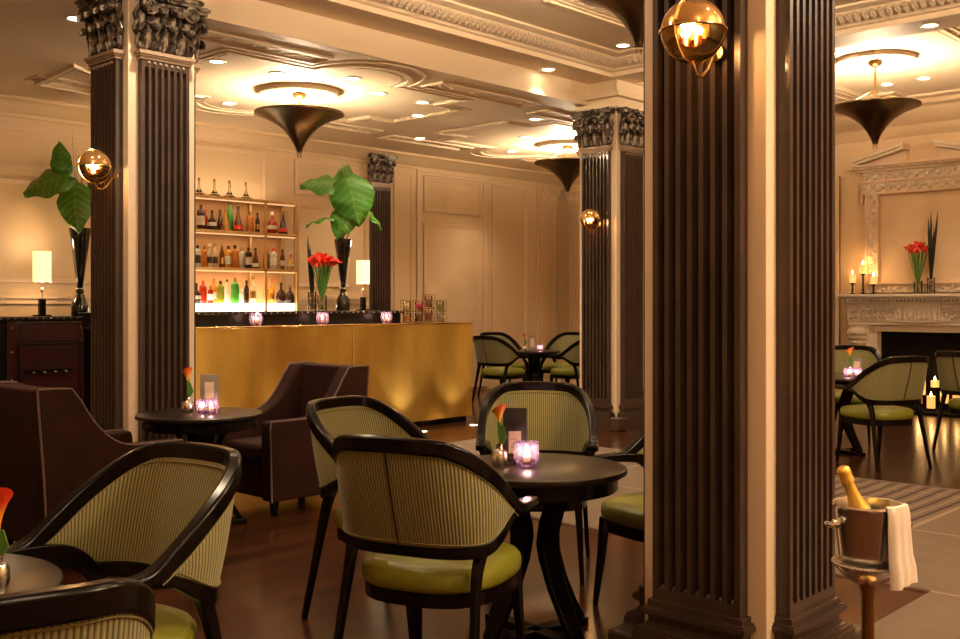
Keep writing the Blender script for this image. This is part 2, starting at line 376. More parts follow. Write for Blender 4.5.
# wall panel frames (raised rectangles)
def frame_y(x0, x1, z0, z1, w=.05, d=.013, y=Y1):
    b = MB()
    for ww, dd in ((w, d), (w * .4, d * 1.7)):
        b.box(x0, y - dd, z0, x1, y + .01, z0 + ww).box(x0, y - dd, z1 - ww, x1, y + .01, z1)
        b.box(x0, y - dd, z0 + ww, x0 + ww, y + .01, z1 - ww).box(x1 - ww, y - dd, z0 + ww, x1, y + .01, z1 - ww)
    return b
def frame_x(y0, y1, z0, z1, w=.05, d=.015, x=X1):
    b = MB()
    for ww, dd in ((w, d), (w * .4, d * 1.7)):
        b.box(x - dd, y0, z0, x + .01, y1, z0 + ww).box(x - dd, y0, z1 - ww, x + .01, y1, z1)
        b.box(x - dd, y0, z0 + ww, x + .01, y0 + ww, z1 - ww).box(x - dd, y1 - ww, z0 + ww, x + .01, y1, z1 - ww)
    return b
struct(MB().box(X0, Y1 - .05, 0, 10.9, Y1, .22).box(13.2, Y1 - .05, 0, X1, Y1, .22).build('baseboard_back', 'trimc', bevel=.01))
struct(MB().box(X1 - .05, 6.5, 0, X1, Y1 - .05, .22).box(X1 - .05, Y0, 0, X1, 4.1, .22).build('baseboard_right', 'trimc', bevel=.01))
trim(MB().box(X0, Y1 - .06, 1.50, 6.1, Y1, 1.54).box(X0, Y1 - .035, 1.44, 6.1, Y1, 1.50).box(8.55, Y1 - .06, 1.50, 10.0, Y1, 1.54).box(8.55, Y1 - .035, 1.44, 10.0, Y1, 1.50), 'trimc')
trim(bevel=.005, b=frame_y(.8, 3.2, 1.68, 3.35)); trim(bevel=.005, b=frame_y(3.4, 6.3, 1.68, 2.85)); trim(bevel=.005, b=frame_y(3.4, 6.3, 2.98, 3.45))
trim(bevel=.005, b=frame_y(6.5, 8.25, 2.82, 3.5)); trim(bevel=.005, b=frame_y(8.75, 9.75, 1.68, 2.85)); trim(bevel=.005, b=frame_y(8.75, 9.75, 2.98, 3.48))
trim(bevel=.005, b=frame_y(10.62, 11.0, .3, 3.48, .03)); trim(bevel=.005, b=frame_y(12.85, 13.75, .3, 3.48, .05))
# tall framed panel pair like a blind door
trim(bevel=.005, b=frame_y(11.1, 12.72, .05, 3.55, .08, .016)); trim(bevel=.005, b=frame_y(11.25, 12.56, .9, 2.72, .06, .013)); trim(bevel=.005, b=frame_y(11.25, 12.56, 2.9, 3.45, .06, .013))
trim(MB().box(11.31, Y1 - .012, .96, 12.50, Y1 + .01, 2.66).box(11.31, Y1 - .012, 2.96, 12.50, Y1 + .01, 3.39), 'panel')
trim(bevel=.005, b=frame_x(6.48, 7.2, .7, 3.3, .09, .04)); trim(bevel=.005, b=frame_x(7.6, 9.2, .4, 3.3, .07)); trim(bevel=.005, b=frame_x(9.4, 10.8, .4, 3.3, .07))
# ceiling relief: outline of each bay, double bead
def bead(b, pts, z, closed=True, w=.05, h=.03):
    b.sweep([(x, y, z - h / 2 + .005) for x, y in pts], w, h, closed=closed)
def bay_outline(cx, cy, hx=1.95, hy=1.0, r=.55, off=0):
    p = []; r2 = r + off; hx2 = hx + off; hy2 = hy + off
    def arc(ax, ay, a0, a1, n=14): return [(ax + r2 * math.cos(a0 + (a1 - a0) * i / n), ay + r2 * math.sin(a0 + (a1 - a0) * i / n)) for i in range(n + 1)]
    nb = .42
    p += [(cx - hx2 + nb, cy - hy2)] + arc(cx, cy - hy2, PI, 2 * PI) + [(cx + hx2 - nb, cy - hy2), (cx + hx2 - nb, cy - hy2 + nb), (cx + hx2, cy - hy2 + nb)]
    p += [(cx + hx2, cy + hy2 - nb), (cx + hx2 - nb, cy + hy2 - nb), (cx + hx2 - nb, cy + hy2)] + arc(cx, cy + hy2, 0, PI) + [(cx - hx2 + nb, cy + hy2), (cx - hx2 + nb, cy + hy2 - nb), (cx - hx2, cy + hy2 - nb)]
    p += [(cx - hx2, cy - hy2 + nb), (cx - hx2 + nb, cy - hy2 + nb)]
    return p
def rect(x0, y0, x1, y1): return [(x0, y0), (x1, y0), (x1, y1), (x0, y1)]
def bay(cx, cy, z, m='ceiling'):
    b = MB()
    bead(b, bay_outline(cx, cy), z, w=.05, h=.022); bead(b, bay_outline(cx, cy, off=.09), z, w=.035, h=.016); bead(b, bay_outline(cx, cy, off=-.06), z, w=.02, h=.012)
    for s in (-1, 1):
        for t in (-1, 1):
            xa, xb = sorted((cx + s * .72, cx + s * 2.3)); ya, yb = sorted((cy + t * 1.22, cy + t * 1.5))
            bead(b, rect(xa, ya, xb, yb), z, w=.05, h=.024); bead(b, rect(xa + .07, ya + .07, xb - .07, yb - .07), z, w=.025, h=.014)
            # carved filler: small rosettes down the strip
            for k in range(9):
                x = xa + .16 + k * (xb - xa - .32) / 8; b.sphere((x, (ya + yb) / 2, z), .045, .3, 8, 4)
    return trim(b, m)
bay(6.8, 9.12, ZB); bay(11.75, 9.3, ZB)
bay(6.5, 4.46, ZM); bay(11.95, 4.7, ZM)
# carved diamond on the ceiling by the left
b = MB(); dm = [at_z(37, 82, ZB), at_z(75, 64, ZB), at_z(112, 80, ZB), at_z(92, 92, ZB)]
bead(b, [(p.x, p.y) for p in dm], ZB, w=.05, h=.04)
c0 = sum(dm, V()) / 4; bead(b, [((p.x - c0.x) * .8 + c0.x, (p.y - c0.y) * .8 + c0.y) for p in dm], ZB, w=.025, h=.03)
trim(b, 'ceiling')

# ------------------------------------------------------------------ rug
b = MB(); h = .012
b.prism([(5.3, 7.5), (5.3, 1.88), (4.3, 1.88), (4.3, -1.2), (8.32, -1.2), (8.32, 7.5)], .0005, h, 'z')
rug = b.build('rug', 'rug', smooth=0)
tag(rug, 'large taupe rug with pale grid seams and a striped patch on the dark wood floor', 'rug')

# ------------------------------------------------------------------ columns
PW, CW, PR = .38, .53, .055
def flute_profile(w, d, n=7, edge=.014, seg=6):
    pts = [(-w / 2, 0), (-w / 2, d)]
    fw = (w - 2 * edge) / n; land = fw * .40
    for i in range(n):
        x0 = -w / 2 + edge + i * fw + land / 2; x1 = x0 + fw - land; r = (x1 - x0) / 2; c = (x0 + x1) / 2
        for k in range(seg + 1):
            a = PI * k / seg; pts.append((c - r * math.cos(a), d - r * 2.6 * math.sin(a)))
    pts += [(w / 2, d), (w / 2, 0)]
    return pts
def pilaster_mb(z0, z1, w=PW):
    """local: face looks along -y, back plane y=0"""
    b = MB(); poly = [(x, -y) for x, y in flute_profile(w, PR)]
    b.prism(poly, z0 + .045, z1 - .05, 'z')
    # plain ends and rounded flute stops
    b.box(-w / 2, -PR, z0, w / 2, 0, z0 + .045); b.box(-w / 2, -PR, z1 - .05, w / 2, 0, z1)
    n = 7; edge = .014; fw = (w - 2 * edge) / n
    for i in range(n):
        c = -w / 2 + edge + (i + .5) * fw
        b.sphere((c, -PR + .022, z0 + .045), fw * .33, 1.0, 8, 6); b.sphere((c, -PR + .022, z1 - .05), fw * .33, 1.0, 8, 6)
    return b
def base_mb(w=PW, ztop=.295):
    b = MB()
    def ring(o, z0, z1): b.box(-w / 2 - o, -PR - o, z0, w / 2 + o, 0, z1)
    def roll(o, z0, z1, n=6):
        for k in range(n):
            a0 = -PI / 2 + PI * k / n; a1 = a0 + PI / n; oo = o - .028 + .028 * math.cos((a0 + a1) / 2)
            ring(oo, z0 + (z1 - z0) * (math.sin(a0) + 1) / 2, z0 + (z1 - z0) * (math.sin(a1) + 1) / 2)
    ring(.014, ztop - .02, ztop); roll(.034, ztop - .06, ztop - .02); ring(.012, ztop - .085, ztop - .06); ring(.018, ztop - .10, ztop - .085)
    roll(.058, ztop - .175, ztop - .10); ring(.062, .0, ztop - .175)
    return b
def neck_mb(z, w=PW):
    b = MB()
    for o, a, c in ((.012, 0, .02), (.022, .02, .035), (.034, .035, .06)): b.box(-w / 2 - o, -PR - o, z + a, w / 2 + o, 0, z + c)
    for i in range(7):
        b.sphere((-w / 2 + .028 + (i + .5) * (w - .056) / 7, -PR - .004, z - .022), .013, 1, 8, 6)
    return b
def acanthus(h, w, curl=.09):
    """leaf standing in the x-z plane, back at y=0, tip curling to -y"""
    b = MB(); NU, NV = 8, 14; vs = []; fs = []
    for lay in (0, 1):
        for j in range(NV + 1):
            t = j / NV
            if t < .72: z = h * t / .72; y = -.012 - .03 * t * t
            else:
                a = (t - .72) / .28 * PI * 1.15; r = curl * .42; z = h + r * math.sin(a); y = -.028 - r * (1 - math.cos(a))
            lob = 1 + .16 * math.sin(t * PI * 7)
            ww = w / 2 * lob * (.72 + .5 * math.sin(PI * min(1, t * .95))) * (1 - max(0, t - .8) * 2.2)
            for i in range(NU + 1):
                s = -1 + 2 * i / NU
                rib = .012 * math.cos(s * PI * 2.5) + .012 * (1 - abs(s))
                vs.append((s * ww, y - rib + (.014 if lay else 0), z))
    W = NU + 1; off = W * (NV + 1)
    for j in range(NV):
        for i in range(NU):
            a = j * W + i; fs.append((a, a + 1, a + W + 1, a + W)); fs.append((off + a, off + a + W, off + a + W + 1, off + a + 1))
    for j in range(NV):
        for i in (0, NU):
            a = j * W + i; fs.append((a, a + W, off + a + W, off + a))
    for i in range(NU):
        a = NV * W + i; fs.append((a, a + 1, off + a + 1, off + a))
    return b.add(vs, fs)
def volute(r=.062, sgn=1):
    b = MB(); pts = []; ws = []
    for k in range(44):
        a = k / 43 * PI * 4.2; rr = r * (1 - .8 * k / 43)
        pts.append((sgn * rr * math.cos(a + PI * .9), 0, rr * math.sin(a + PI * .9))); ws.append(.024 - .012 * k / 43)
    b.sweep(pts, .045, .02, up=(0, 1, 0), ws=ws, hs=[.05] * 44)
    b.sphere((0, -.02, 0), .014, 1, 8, 6)
    return b
leafA = acanthus(.15, .125).mesh('acanthus_leaf', M['patina'])
leafB = acanthus(.26, .115, .1).mesh('acanthus_leaf', M['patina'])
volL = volute(sgn=-1).mesh('volute', M['patina']); volR = volute(sgn=1).mesh('volute', M['patina'])
volS = volute(.036).mesh('volute', M['patina'])
flow = MB()
for k in range(6):
    a = k * PI / 3; flow.sphere((.026 * math.cos(a), 0, .026 * math.sin(a)), .019, 1, 8, 6)
flow.sphere((0, -.012, 0), .016, 1, 8, 6)
flow = flow.mesh('rosette', M['patina'])
def link_mesh(name, me, parent, loc, rz=0, sc=None):
    o = bpy.data.objects.new(name, me); COL.objects.link(o); o.parent = parent; o.location = loc; o.rotation_euler = (0, 0, rz)
    if sc: o.scale = sc
    return o
pil_me, neck_me, base_me, cap_me = {}, {}, None, None
pil_me = pilaster_mb(.295, 3.19).mesh('fluted_shaft', M['column'])
base_me = base_mb().mesh('moulded_base', M['column'])
neck_me = neck_mb(3.19).mesh('neck_moulding', M['neck'])
def capbell(ztop=3.68, w=PW):
    b = MB(); b.prism([(-w / 2 + .01, -PR), (w / 2 - .01, -PR), (w / 2 - .01, 0), (-w / 2 + .01, 0)], 3.25, ztop - .06, 'z')
    for o, z0, z1 in ((.03, -.06, -.035), (.045, -.035, -.012), (.03, -.012, 0)):
        # abacus: concave front
        pts = [(-w / 2 - o - .03, 0), (-w / 2 - o - .03, -PR - o - .04)]
        for k in range(1, 10):
            s = -1 + 2 * k / 10; pts.append((s * (w / 2 + o), -PR - o - .01 - .035 * s * s))
        pts += [(w / 2 + o + .03, -PR - o - .04), (w / 2 + o + .03, 0)]
        b.prism(pts, ztop + z0, ztop + z1, 'z')
    return b
cap_me = capbell().mesh('capital', M['patina'])
def pilaster_parts(root, loc, rz, tone=None, capital=True):
    """adds shaft, base, neck and capital to a column; face along -y before rotation"""
    R = Matrix.Rotation(rz, 4, 'Z')
    sh = link_mesh('fluted_shaft', pil_me, root, loc, rz); link_mesh('moulded_base', base_me, root, loc, rz)
    link_mesh('neck_moulding', neck_me, root, loc, rz)
    cp = link_mesh('capital', cap_me, root, loc, rz)
    for x in (-.135, -.0, .135): link_mesh('acanthus_leaf', leafA, cp, (x, -PR + .01, 3.26))
    for x in (-.18, -.066, .066, .18): link_mesh('acanthus_leaf', leafB, cp, (x, -PR + .02, 3.27))
    link_mesh('volute', volL, cp, (-.165, -PR - .055, 3.565)); link_mesh('volute', volR, cp, (.165, -PR - .055, 3.565))
    link_mesh('volute', volS, cp, (-.05, -PR - .03, 3.565)); link_mesh('volute', volS, cp, (.05, -PR - .03, 3.565), 0, (-1, 1, 1))
    link_mesh('rosette', flow, cp, (0, -PR - .05, 3.645))
    return cp
def column(x, y, label, plx=.10):
    root = thing('column', label, 'column', (x + CW / 2, y + CW / 2, 0), 0, 'fluted columns of the room')
    c = CW / 2
    MB().box(-c, -c, 0, c, c, 3.80).build('pillar_core', 'cream', root, bevel=.004)
    MB().box(-c - .01 - plx, -c - .01 - plx, 0, c + .01 + plx, c + .01 + plx, .15).build('plinth', 'column', root, bevel=.012)
    top = ZS if y > 3 else ZM
    MB().box(-c - .10, -c - .10, 3.80, c + .10, c + .10, 3.86).box(-c - .04, -c - .04, 3.68, c + .04, c + .04, 3.80).box(-c - .02, -c - .02, 3.86, c + .02, c + .02, top).build('impost_block', 'ceiling', root, bevel=.006)
    pilaster_parts(root, (0, -c, 0), 0); pilaster_parts(root, (-c, 0, 0), -PI / 2)
    pilaster_parts(root, (c, 0, 0), PI / 2); pilaster_parts(root, (0, c, 0), PI)
    return root
colF = column(3.45, 1.81, 'very large fluted dark column with cream corner in the right foreground, cut by the picture edges')
colL = column(3.62, 6.83, 'fluted dark column with silvery capital standing left of the brass bar')
colC = column(9.64, 6.92, 'distant fluted dark column with its base showing, just left of the huge foreground column')
def wall_pil(name, loc, rz, label, colour):
    root = thing(name, label, 'pilaster', loc, rz)
    s = MB(); s.v = []
    MB().box(-PW / 2 - .06, -.02, 0, PW / 2 + .06, .04, ZB - .21).build('backing_strip', colour[0], root)
    if colour[1] is None: pilaster_parts(root, (0, -.02, 0), 0)
    else:
        pilaster_mb(.295, 3.19).build('fluted_shaft', colour[1], root, loc=(0, -.02, 0)); base_mb().build('moulded_base', colour[1], root, loc=(0, -.02, 0))
        neck_mb(3.19).build('neck_moulding', colour[1], root, loc=(0, -.02, 0))
        cp = capbell(3.54).build('capital', colour[1], root, loc=(0, -.02, 0))
        for x in (-.155, 0, .155): acanthus(.13, .125).build('acanthus_leaf', colour[1], cp, loc=(x, -PR + .01, 3.25))
        for k, x in enumerate((-.16, .16)): volute(sgn=-1 if k == 0 else 1).build('volute', colour[1], cp, loc=(x, -PR - .04, 3.45))
    return root
wall_pil('wall_pilaster', (10.27, Y1 - .04, 0), 0, 'slim dark fluted pilaster on the back wall right of the lit table lamp', ('plaster', None))
wall_pil('wall_pilaster', (14.25, Y1 - .04, 0), 0, 'cream fluted pilaster on the back wall at the far corner, beyond the far table', ('plaster', 'plaster'))
wall_pil('wall_pilaster', (X1 - .04, 11.25, 0), -PI / 2, 'cream fluted pilaster on the side wall at the far corner, beside the distant column', ('plaster', 'plaster'))

# ------------------------------------------------------------------ pendants and medallions
def pendant_proto():
    r = thing('pendant_lamp', '', 'pendant lamp', (0, 0, 0), 0, 'trumpet shaped bronze pendant lamps')
    R, H = .48, .44      # origin at the ceiling, rim at -drop
    prof = []
    for k in range(19):
        t = k / 18; prof.append((.028 + (R - .028) * (.60 * t ** 1.25 + .40 * t ** 4.5), -H + (H - .03) * t ** .9))
    outer = prof + [(R + .004, -.028), (R + .006, -.01), (R - .006, -.004)]
    inner = [(max(.005, a - .008), z + .014) for a, z in reversed(prof)]
    MB().lathe(outer + inner, 48, (0, 0, 0)).build('lamp_shade', 'bronze', r, loc=(0, 0, 0))
    MB().lathe([(.001, -H - .06), (.02, -H - .055), (.026, -H - .03), (.016, -H - .015), (.034, -H - .005), (.03, -H + .01), (.001, -H + .012)], 20).build('glass_finial', 'glass', r)
    return r
def pendant(loc, zc, zr, label, H=.44, watts=135, see=True):
    """zc ceiling, zr rim"""
    r = pendant_proto(); r.location = (loc[0], loc[1], zr); r['label'] = label
    L = zc - zr
    b = MB()
    for s in (-.014, .014): b.tube([(s, 0, -.2), (s, 0, L - .03)], .008, 8)
    b.build('stem', 'brassdark', r)
    MB().lathe([(.001, L - .09), (.05, L - .085), (.075, L - .06), (.08, L - .035), (.05, L - .03), (.045, L)], 24).build('canopy', 'brassdark', r)
    b = MB()
    for k in range(3):
        a = k * 2 * PI / 3 + .5; b.tube([(.40 * math.cos(a), .40 * math.sin(a), -.03), (.03 * math.cos(a), .03 * math.sin(a), min(L - .05, .16))], .0022, 5)
    b.build('support_wires', 'brassdark', r)
    for k in range(3):
        a = k * 2 * PI / 3; MB().sphere((.14 * math.cos(a), .14 * math.sin(a), -.09), .035, 1.2, 12, 8).build('bulb', 'bulb', r)
    point((loc[0], loc[1], zr - .03), watts, .15)
    return r
def medallion(x, y, z, m='ceiling'):
    b = MB()
    b.lathe([(.001, -.02), (.30, -.02), (.32, -.03), (.34, -.03), (.35, -.02), (.37, -.02), (.38, -.055), (.41, -.06), (.43, -.05), (.43, .01), (.001, .01)], 48, (x, y, z))
    for k in range(20):
        a = 2 * PI * k / 20
        b.sphere((x + .24 * math.cos(a), y + .24 * math.sin(a), z - .02), .034, .6, 8, 4); b.sphere((x + .15 * math.cos(a + .15), y + .15 * math.sin(a + .15), z - .02), .022, .6, 8, 4)
    return trim(b, m)
pendant((6.8, 9.08), ZB, 3.52, 'bronze trumpet pendant lamp hanging above the bottle shelves, right of the left column'); medallion(6.8, 9.08, ZB)
pendant((11.75, 9.3), ZB, 3.50, 'distant bronze pendant lamp half hidden behind the distant column'); medallion(11.75, 9.3, ZB)
pendant((6.5, 4.46), ZM, 3.83, 'dark bronze pendant lamp cut off by the top edge, left of the foreground column'); medallion(6.5, 4.46, ZM)
pendant((11.5, 4.70), ZM, 3.68, 'dark bronze pendant lamp at right, hanging in front of the chimneypiece wall'); medallion(11.5, 4.70, ZM, 'carved')

# ------------------------------------------------------------------ downlights
dl_ring = MB().lathe([(.062, 0), (.062, -.006), (.075, -.012), (.085, -.006), (.088, 0)], 24, closed=True).mesh('trim_ring', M['white'])
dl_lens = MB().lathe([(.001, -.004), (.063, -.004), (.063, .0), (.001, .0)], 24).mesh('lens', M['lens'])
def downlight(px, py, z, label, watts=22):
    p = at_z(px, py, z)
    r = thing('recessed_downlight', label, 'downlight', (p.x, p.y, z), 0, 'recessed ceiling downlights')
    link_mesh('trim_ring', dl_ring, r, (0, 0, 0)); link_mesh('lens', dl_lens, r, (0, 0, 0))
    spot((p.x, p.y, z - .03), watts)
for a in ((76, 18, ZB, 'round downlight in the ceiling at top left, beside the left column capital'),
          (217, 61, ZB, 'round downlight in the bar ceiling nearest the right side of the left column'),
          (277, 73, ZB, 'round downlight in the bar ceiling just above the left pendant lamp'),
          (353, 78, ZB, 'round downlight up and right of the left pendant lamp, inside the semicircle moulding'),
          (379, 93, ZB, 'round downlight below and right of the one in the semicircle moulding'),
          (229, 103, ZB, 'round downlight level with the rim of the left pendant lamp, left of it'),
          (422.5, 102, ZB, 'upper of the two close downlights right of the left pendant lamp'),
          (418, 115, ZB, 'lower of the two close downlights right of the left pendant lamp'),
          (420, 138, ZB, 'round downlight in the ceiling nearest the capital of the dark wall pilaster'),
          (535.5, 118.6, ZB, 'round downlight in the bar ceiling nearest the capital of the distant column'),
          (525, 137, ZB, 'round downlight left of the distant pendant lamp, below a brighter one'),
          (512, 151, ZB, 'small round downlight left of the distant pendant lamp, farthest into the room'),
          (548, 69, ZS, 'round downlight in the underside of the long ceiling beam'),
          (623, 45, ZM, 'round downlight in the upper ceiling beside the tip of the cut-off pendant'),
          (930, 25, ZS, 'round downlight at top right under the ceiling beam'),
          (841, 52, ZM, 'round downlight at the right edge of the foreground column near the top'),
          (924, 78, ZM, 'round downlight in the ceiling right of the chimneypiece pendant'),
          (887, 84, ZM, 'round downlight seen just beside the stem of the chimneypiece pendant')):
    downlight(*a)

# ------------------------------------------------------------------ wall sconces
def sconce(loc, label):
    """mounted on a face looking to -x; loc is the globe centre, dist to face .15"""
    r = thing('globe_sconce', label, 'wall lamp', loc, 0, 'globe wall lamps on the columns')
    R = .115
    up = [(R * math.sin(PI * k / 20), -R * math.cos(PI * k / 20)) for k in range(10, 21)]
    MB().lathe(up + [(max(.001, a - .004), z - .004) for a, z in reversed(up)], 32).build('upper_dome', 'amber', r)
    lo = [(R * math.sin(PI * k / 20), -R * math.cos(PI * k / 20)) for k in range(0, 11)]
    MB().lathe(lo + [(max(.001, a - .003), z + .002) for a, z in reversed(lo)], 32).build('glass_bowl', M.setdefault('bowl', thin_glass('amber_tinted_glass', (.95, .80, .60), .05, 2.0, (1, .8, .5))), r)
    b = MB(); b.tube([((R + .003) * math.cos(2 * PI * k / 40), (R + .003) * math.sin(2 * PI * k / 40), 0) for k in range(40)], .0045, 6, closed=True)
    b.tube([((R + .004) * math.cos(2 * PI * k / 40), 0, (R + .004) * math.sin(2 * PI * k / 40)) for k in range(40)], .0035, 6, closed=True)
    b.build('ring_band', 'brassbright', r)
    b = MB(); b.tube([(.0, 0, -.075), (-.0, 0, -.115), (.02, 0, -.15), (.06, 0, -.155), (.10, 0, -.12), (.13, 0, -.07), (.16, 0, -.05)], .006, 8); b.build('hooked_arm', 'brassdark', r)
    MB().lathe([(.001, 0), (.028, 0), (.03, .01), (.001, .014)], 20).xf(Matrix.Translation((.165, 0, -.05)) @ Matrix.Rotation(-PI / 2, 4, 'Y')).build('back_plate', 'brassdark', r)
    for s in (-.022, .03):
        MB().lathe([(.001, -.08), (.012, -.08), (.014, -.02), (.001, -.02)], 12, (0, s, 0)).build('candle_sleeve', 'brassdark', r)
        MB().sphere((0, s, .006), .019, 1.5, 10, 8).build('bulb', 'bulb', r)
    point((loc[0] - .03, loc[1], loc[2] - .02), 6, .03)
    return r
sconce((3.21, 1.97, 2.424), 'large glowing glass globe lamp near the top of the foreground column')
sconce((9.41, 7.12, 2.406), 'small glass globe lamp on the distant column beside the foreground column')
sconce((3.42, 6.93, 2.408), 'glass globe lamp on the left column above the tall black vase')

# ------------------------------------------------------------------ bar counter
BY, BX1, BH = 8.74, 9.16, 1.217
bar = thing('bar_counter', 'long bar counter with brushed brass front, on the floor below the lit bottle shelves', 'bar', (7, BY, 0))
def boff(b): return b.xf(Matrix.Translation((-7, -BY, 0)))
boff(MB().box(4.6, BY, .07, 7.262, BY + .06, BH - .02)).build('brass_panel', 'brass', bar, bevel=.004)
boff(MB().box(7.272, BY, .07, BX1, BY + .06, BH - .02)).build('brass_panel', 'brass', bar, bevel=.004)
boff(MB().box(4.6, BY + .07, 0, BX1 - .03, BY + .8, BH - .02)).build('carcass', 'blackwood', bar)
boff(MB().box(BX1 - .03, BY + .06, .07, BX1, BY + .83, BH - .02)).build('end_panel', 'brass', bar)
boff(MB().box(4.6, BY - .005, BH - .02, BX1 + .005, BY + .83, BH)).build('counter_top', 'brassbright', bar, bevel=.004)
ledge = MB().box(4.6, BY + .30, BH, 8.24, BY + .83, 1.33).build('raised_ledge', 'blackleather', bar, loc=(-7, -BY, 0))
boff(MB().box(4.57, BY + .27, 1.33, 8.28, BY + .86, 1.36)).build('ledge_top', 'blackleather', bar, bevel=.006)
st = MB()
for k in range(46): st.sphere((4.65 + k * .079, BY + .268, 1.345), .009, 1, 6, 4)
o = boff(st).build('studs', 'silver', bar); o['kind'] = 'stuff'
BT = BH
# floor uplights in front
def floor_light(x, y, label):
    r = thing('floor_uplight', label, 'floor light', (x, y, 0), 0, 'floor uplights along the bar')
    MB().lathe([(.045, 0), (.045, .004), (.06, .006), (.066, 0)], 20, closed=True).build('rim', 'silver', r)
    MB().lathe([(.001, 0), (.045, 0), (.045, .003), (.001, .003)], 20).build('lens', 'kerb', r)
    spot((x, y, .03), 14, 1.3, .8, .03, direction=(0, .45, 1))
floor_light(8.02, 8.42, 'left one of two glowing floor uplights near the right end of the brass bar')
floor_light(8.85, 8.42, 'right one of two glowing floor uplights, at the corner of the brass bar')
for x in (5.5, 6.35, 7.2): spot((x, 8.42, .03), 9, 1.3, .8, .03, direction=(0, .45, 1))

# ------------------------------------------------------------------ back bar with shelves and bottles
SY0, SY1, SX0, SX1, SDV = 11.28, 11.66, 6.3, 8.44, 7.90
sh = thing('bottle_shelving', 'gilded open shelving unit with glowing base, full of bottles on the back wall', 'shelving', (7.3, SY0, 0))
def so(b): return b.xf(Matrix.Translation((-7.3, -SY0, 0)))
so(MB().box(SX0 - .2, SY0 - .12, 0, SX1 + .1, SY1 + .1, 1.30)).build('cabinet_base', 'blackwood', sh)
so(MB().box(SX0, SY0 + .01, 1.30, SX1 - .06, SY1, 1.445)).build('glowing_plinth', 'lightbox', sh)
for z in (1.90, 2.37, 2.80):
    so(MB().box(SX0, SY0, z - .035, SX1, SY1, z)).build('shelf_board', 'shelf', sh, bevel=.003)
for x in (SX0, SDV, SX1 - .03):
    for y in (SY0, SY1 - .03):
        so(MB().box(x, y, 1.30, x + .03, y + .03, 2.765)).build('post', 'shelf', sh)
so(MB().box(SX0, SY1 + .005, 1.30, SX1, SY1 + .02, 2.8)).build('back_panel', mat('shelving_back_veneer', (.66, .36, .17), .5, noise=(3, (.56, .30, .13), .35, .65)), sh)
for z in (1.86, 2.33, 2.76):
    so(MB().box(SX0 + .04, SY0 + .03, z - .012, SX1 - .04, SY0 + .05, z)).build('light_strip', 'ledstrip', sh)
    area(((SX0 + SX1) / 2, SY0 + .13, z - .015), 1.7, 2.0, .16, (0, .25, -1), (1, .68, .36))
area(((SX0 + SX1) / 2, SY0 + .15, 1.46), 2, 1.9, .2, (0, .1, 1), (1, .85, .62))
area((7.3, SY1 - .1, 2.83), 3, 1.9, .06, (0, .35, 1))
liq = {n: mat(n + '_liquor', c, .08, trans=.35, coat=.5) for n, c in
       {'amber': (.75, .25, .03), 'dark': (.05, .02, .012), 'red': (.5, .03, .015), 'pale': (.85, .68, .40), 'green': (.08, .42, .06), 'olive': (.34, .38, .03), 'clear': (.86, .82, .72), 'orange': (.9, .40, .04), 'brown': (.22, .07, .02)}.items()}
for m_ in liq.values(): m_.node_tree.nodes['Principled BSDF'].inputs['IOR'].default_value = 1.3
bl = {'white': M['paper'], 'black': M['ink'], 'gold': M['brassdark'], 'red': M['redflower'], 'cream': M['white']}
SH = {'tall': [(0, 0), (.036, 0), (.038, .01), (.038, .20), (.030, .235), (.014, .265), (.013, .32), (.016, .322), (.016, .33), (0, .33)],
      'round': [(0, 0), (.05, 0), (.062, .03), (.066, .075), (.055, .125), (.025, .16), (.014, .18), (.014, .25), (0, .25)],
      'square': [(0, 0), (.044, 0), (.046, .01), (.046, .19), (.04, .21), (.016, .23), (.015, .27), (0, .27)],
      'cone': [(0, 0), (.06, 0), (.062, .015), (.04, .12), (.02, .2), (.014, .24), (.014, .29), (0, .29)],
      'wine': [(0, 0), (.038, 0), (.04, .01), (.04, .19), (.034, .23), (.015, .29), (.014, .36), (0, .36)]}
capc = {'black': M['ink'], 'gold': M['brassdark'], 'red': M['redflower'], 'white': M['white']}
mcache = {}
def bottle(x, y, z, shape, colour, lab, cap, label, sc=1.0):
    key = (shape, colour)
    if key not in mcache: mcache[key] = MB().lathe(SH[shape], 16 if shape != 'square' else 16).mesh('bottle', liq[colour])
    o = bpy.data.objects.new('bottle', mcache[key]); COL.objects.link(o); o.location = (x, y, z); o.scale = (sc, sc, sc)
    tag(o, label, 'bottle', 'bottles on the lit bar shelves')
    prof = SH[shape]; rb = max(p[0] for p in prof); zt = prof[-1][1]; rn = prof[-2][0]
    if lab:
        k2 = ('lab', shape, lab)
        if k2 not in mcache:
            zl = {'tall': (.06, .15), 'round': (.055, .1), 'square': (.05, .15), 'cone': (.03, .08), 'wine': (.06, .15)}[shape]
            def rad(zz):
                for a, c in zip(prof, prof[1:]):
                    if a[1] <= zz <= c[1] and c[1] > a[1]: return a[0] + (c[0] - a[0]) * (zz - a[1]) / (c[1] - a[1])
                return rb
            n = 10; b = MB(); rows = [zl[0] + (zl[1] - zl[0]) * q / 4 for q in range(5)]
            vs = []; fs = []
            for i in range(n + 1):
                a = PI * 1.28 + (i / n - .5) * 2.3
                for zz in rows: vs.append(((rad(zz) + .0015) * math.cos(a), (rad(zz) + .0015) * math.sin(a), zz))
            for i in range(n):
                for q in range(4): fs.append((i * 5 + q, (i + 1) * 5 + q, (i + 1) * 5 + q + 1, i * 5 + q + 1))
            mcache[k2] = b.add(vs, fs).mesh('paper_label', bl[lab], recalc=False)
        l = bpy.data.objects.new('paper_label', mcache[k2]); COL.objects.link(l); l.parent = o
    k3 = ('cap', shape, cap)
    if k3 not in mcache: mcache[k3] = MB().lathe([(.001, zt - .035), (rn + .003, zt - .035), (rn + .003, zt + .004), (.001, zt + .004)], 12).mesh('cap', capc[cap])
    c = bpy.data.objects.new('cap', mcache[k3]); COL.objects.link(c); c.parent = o
    return o
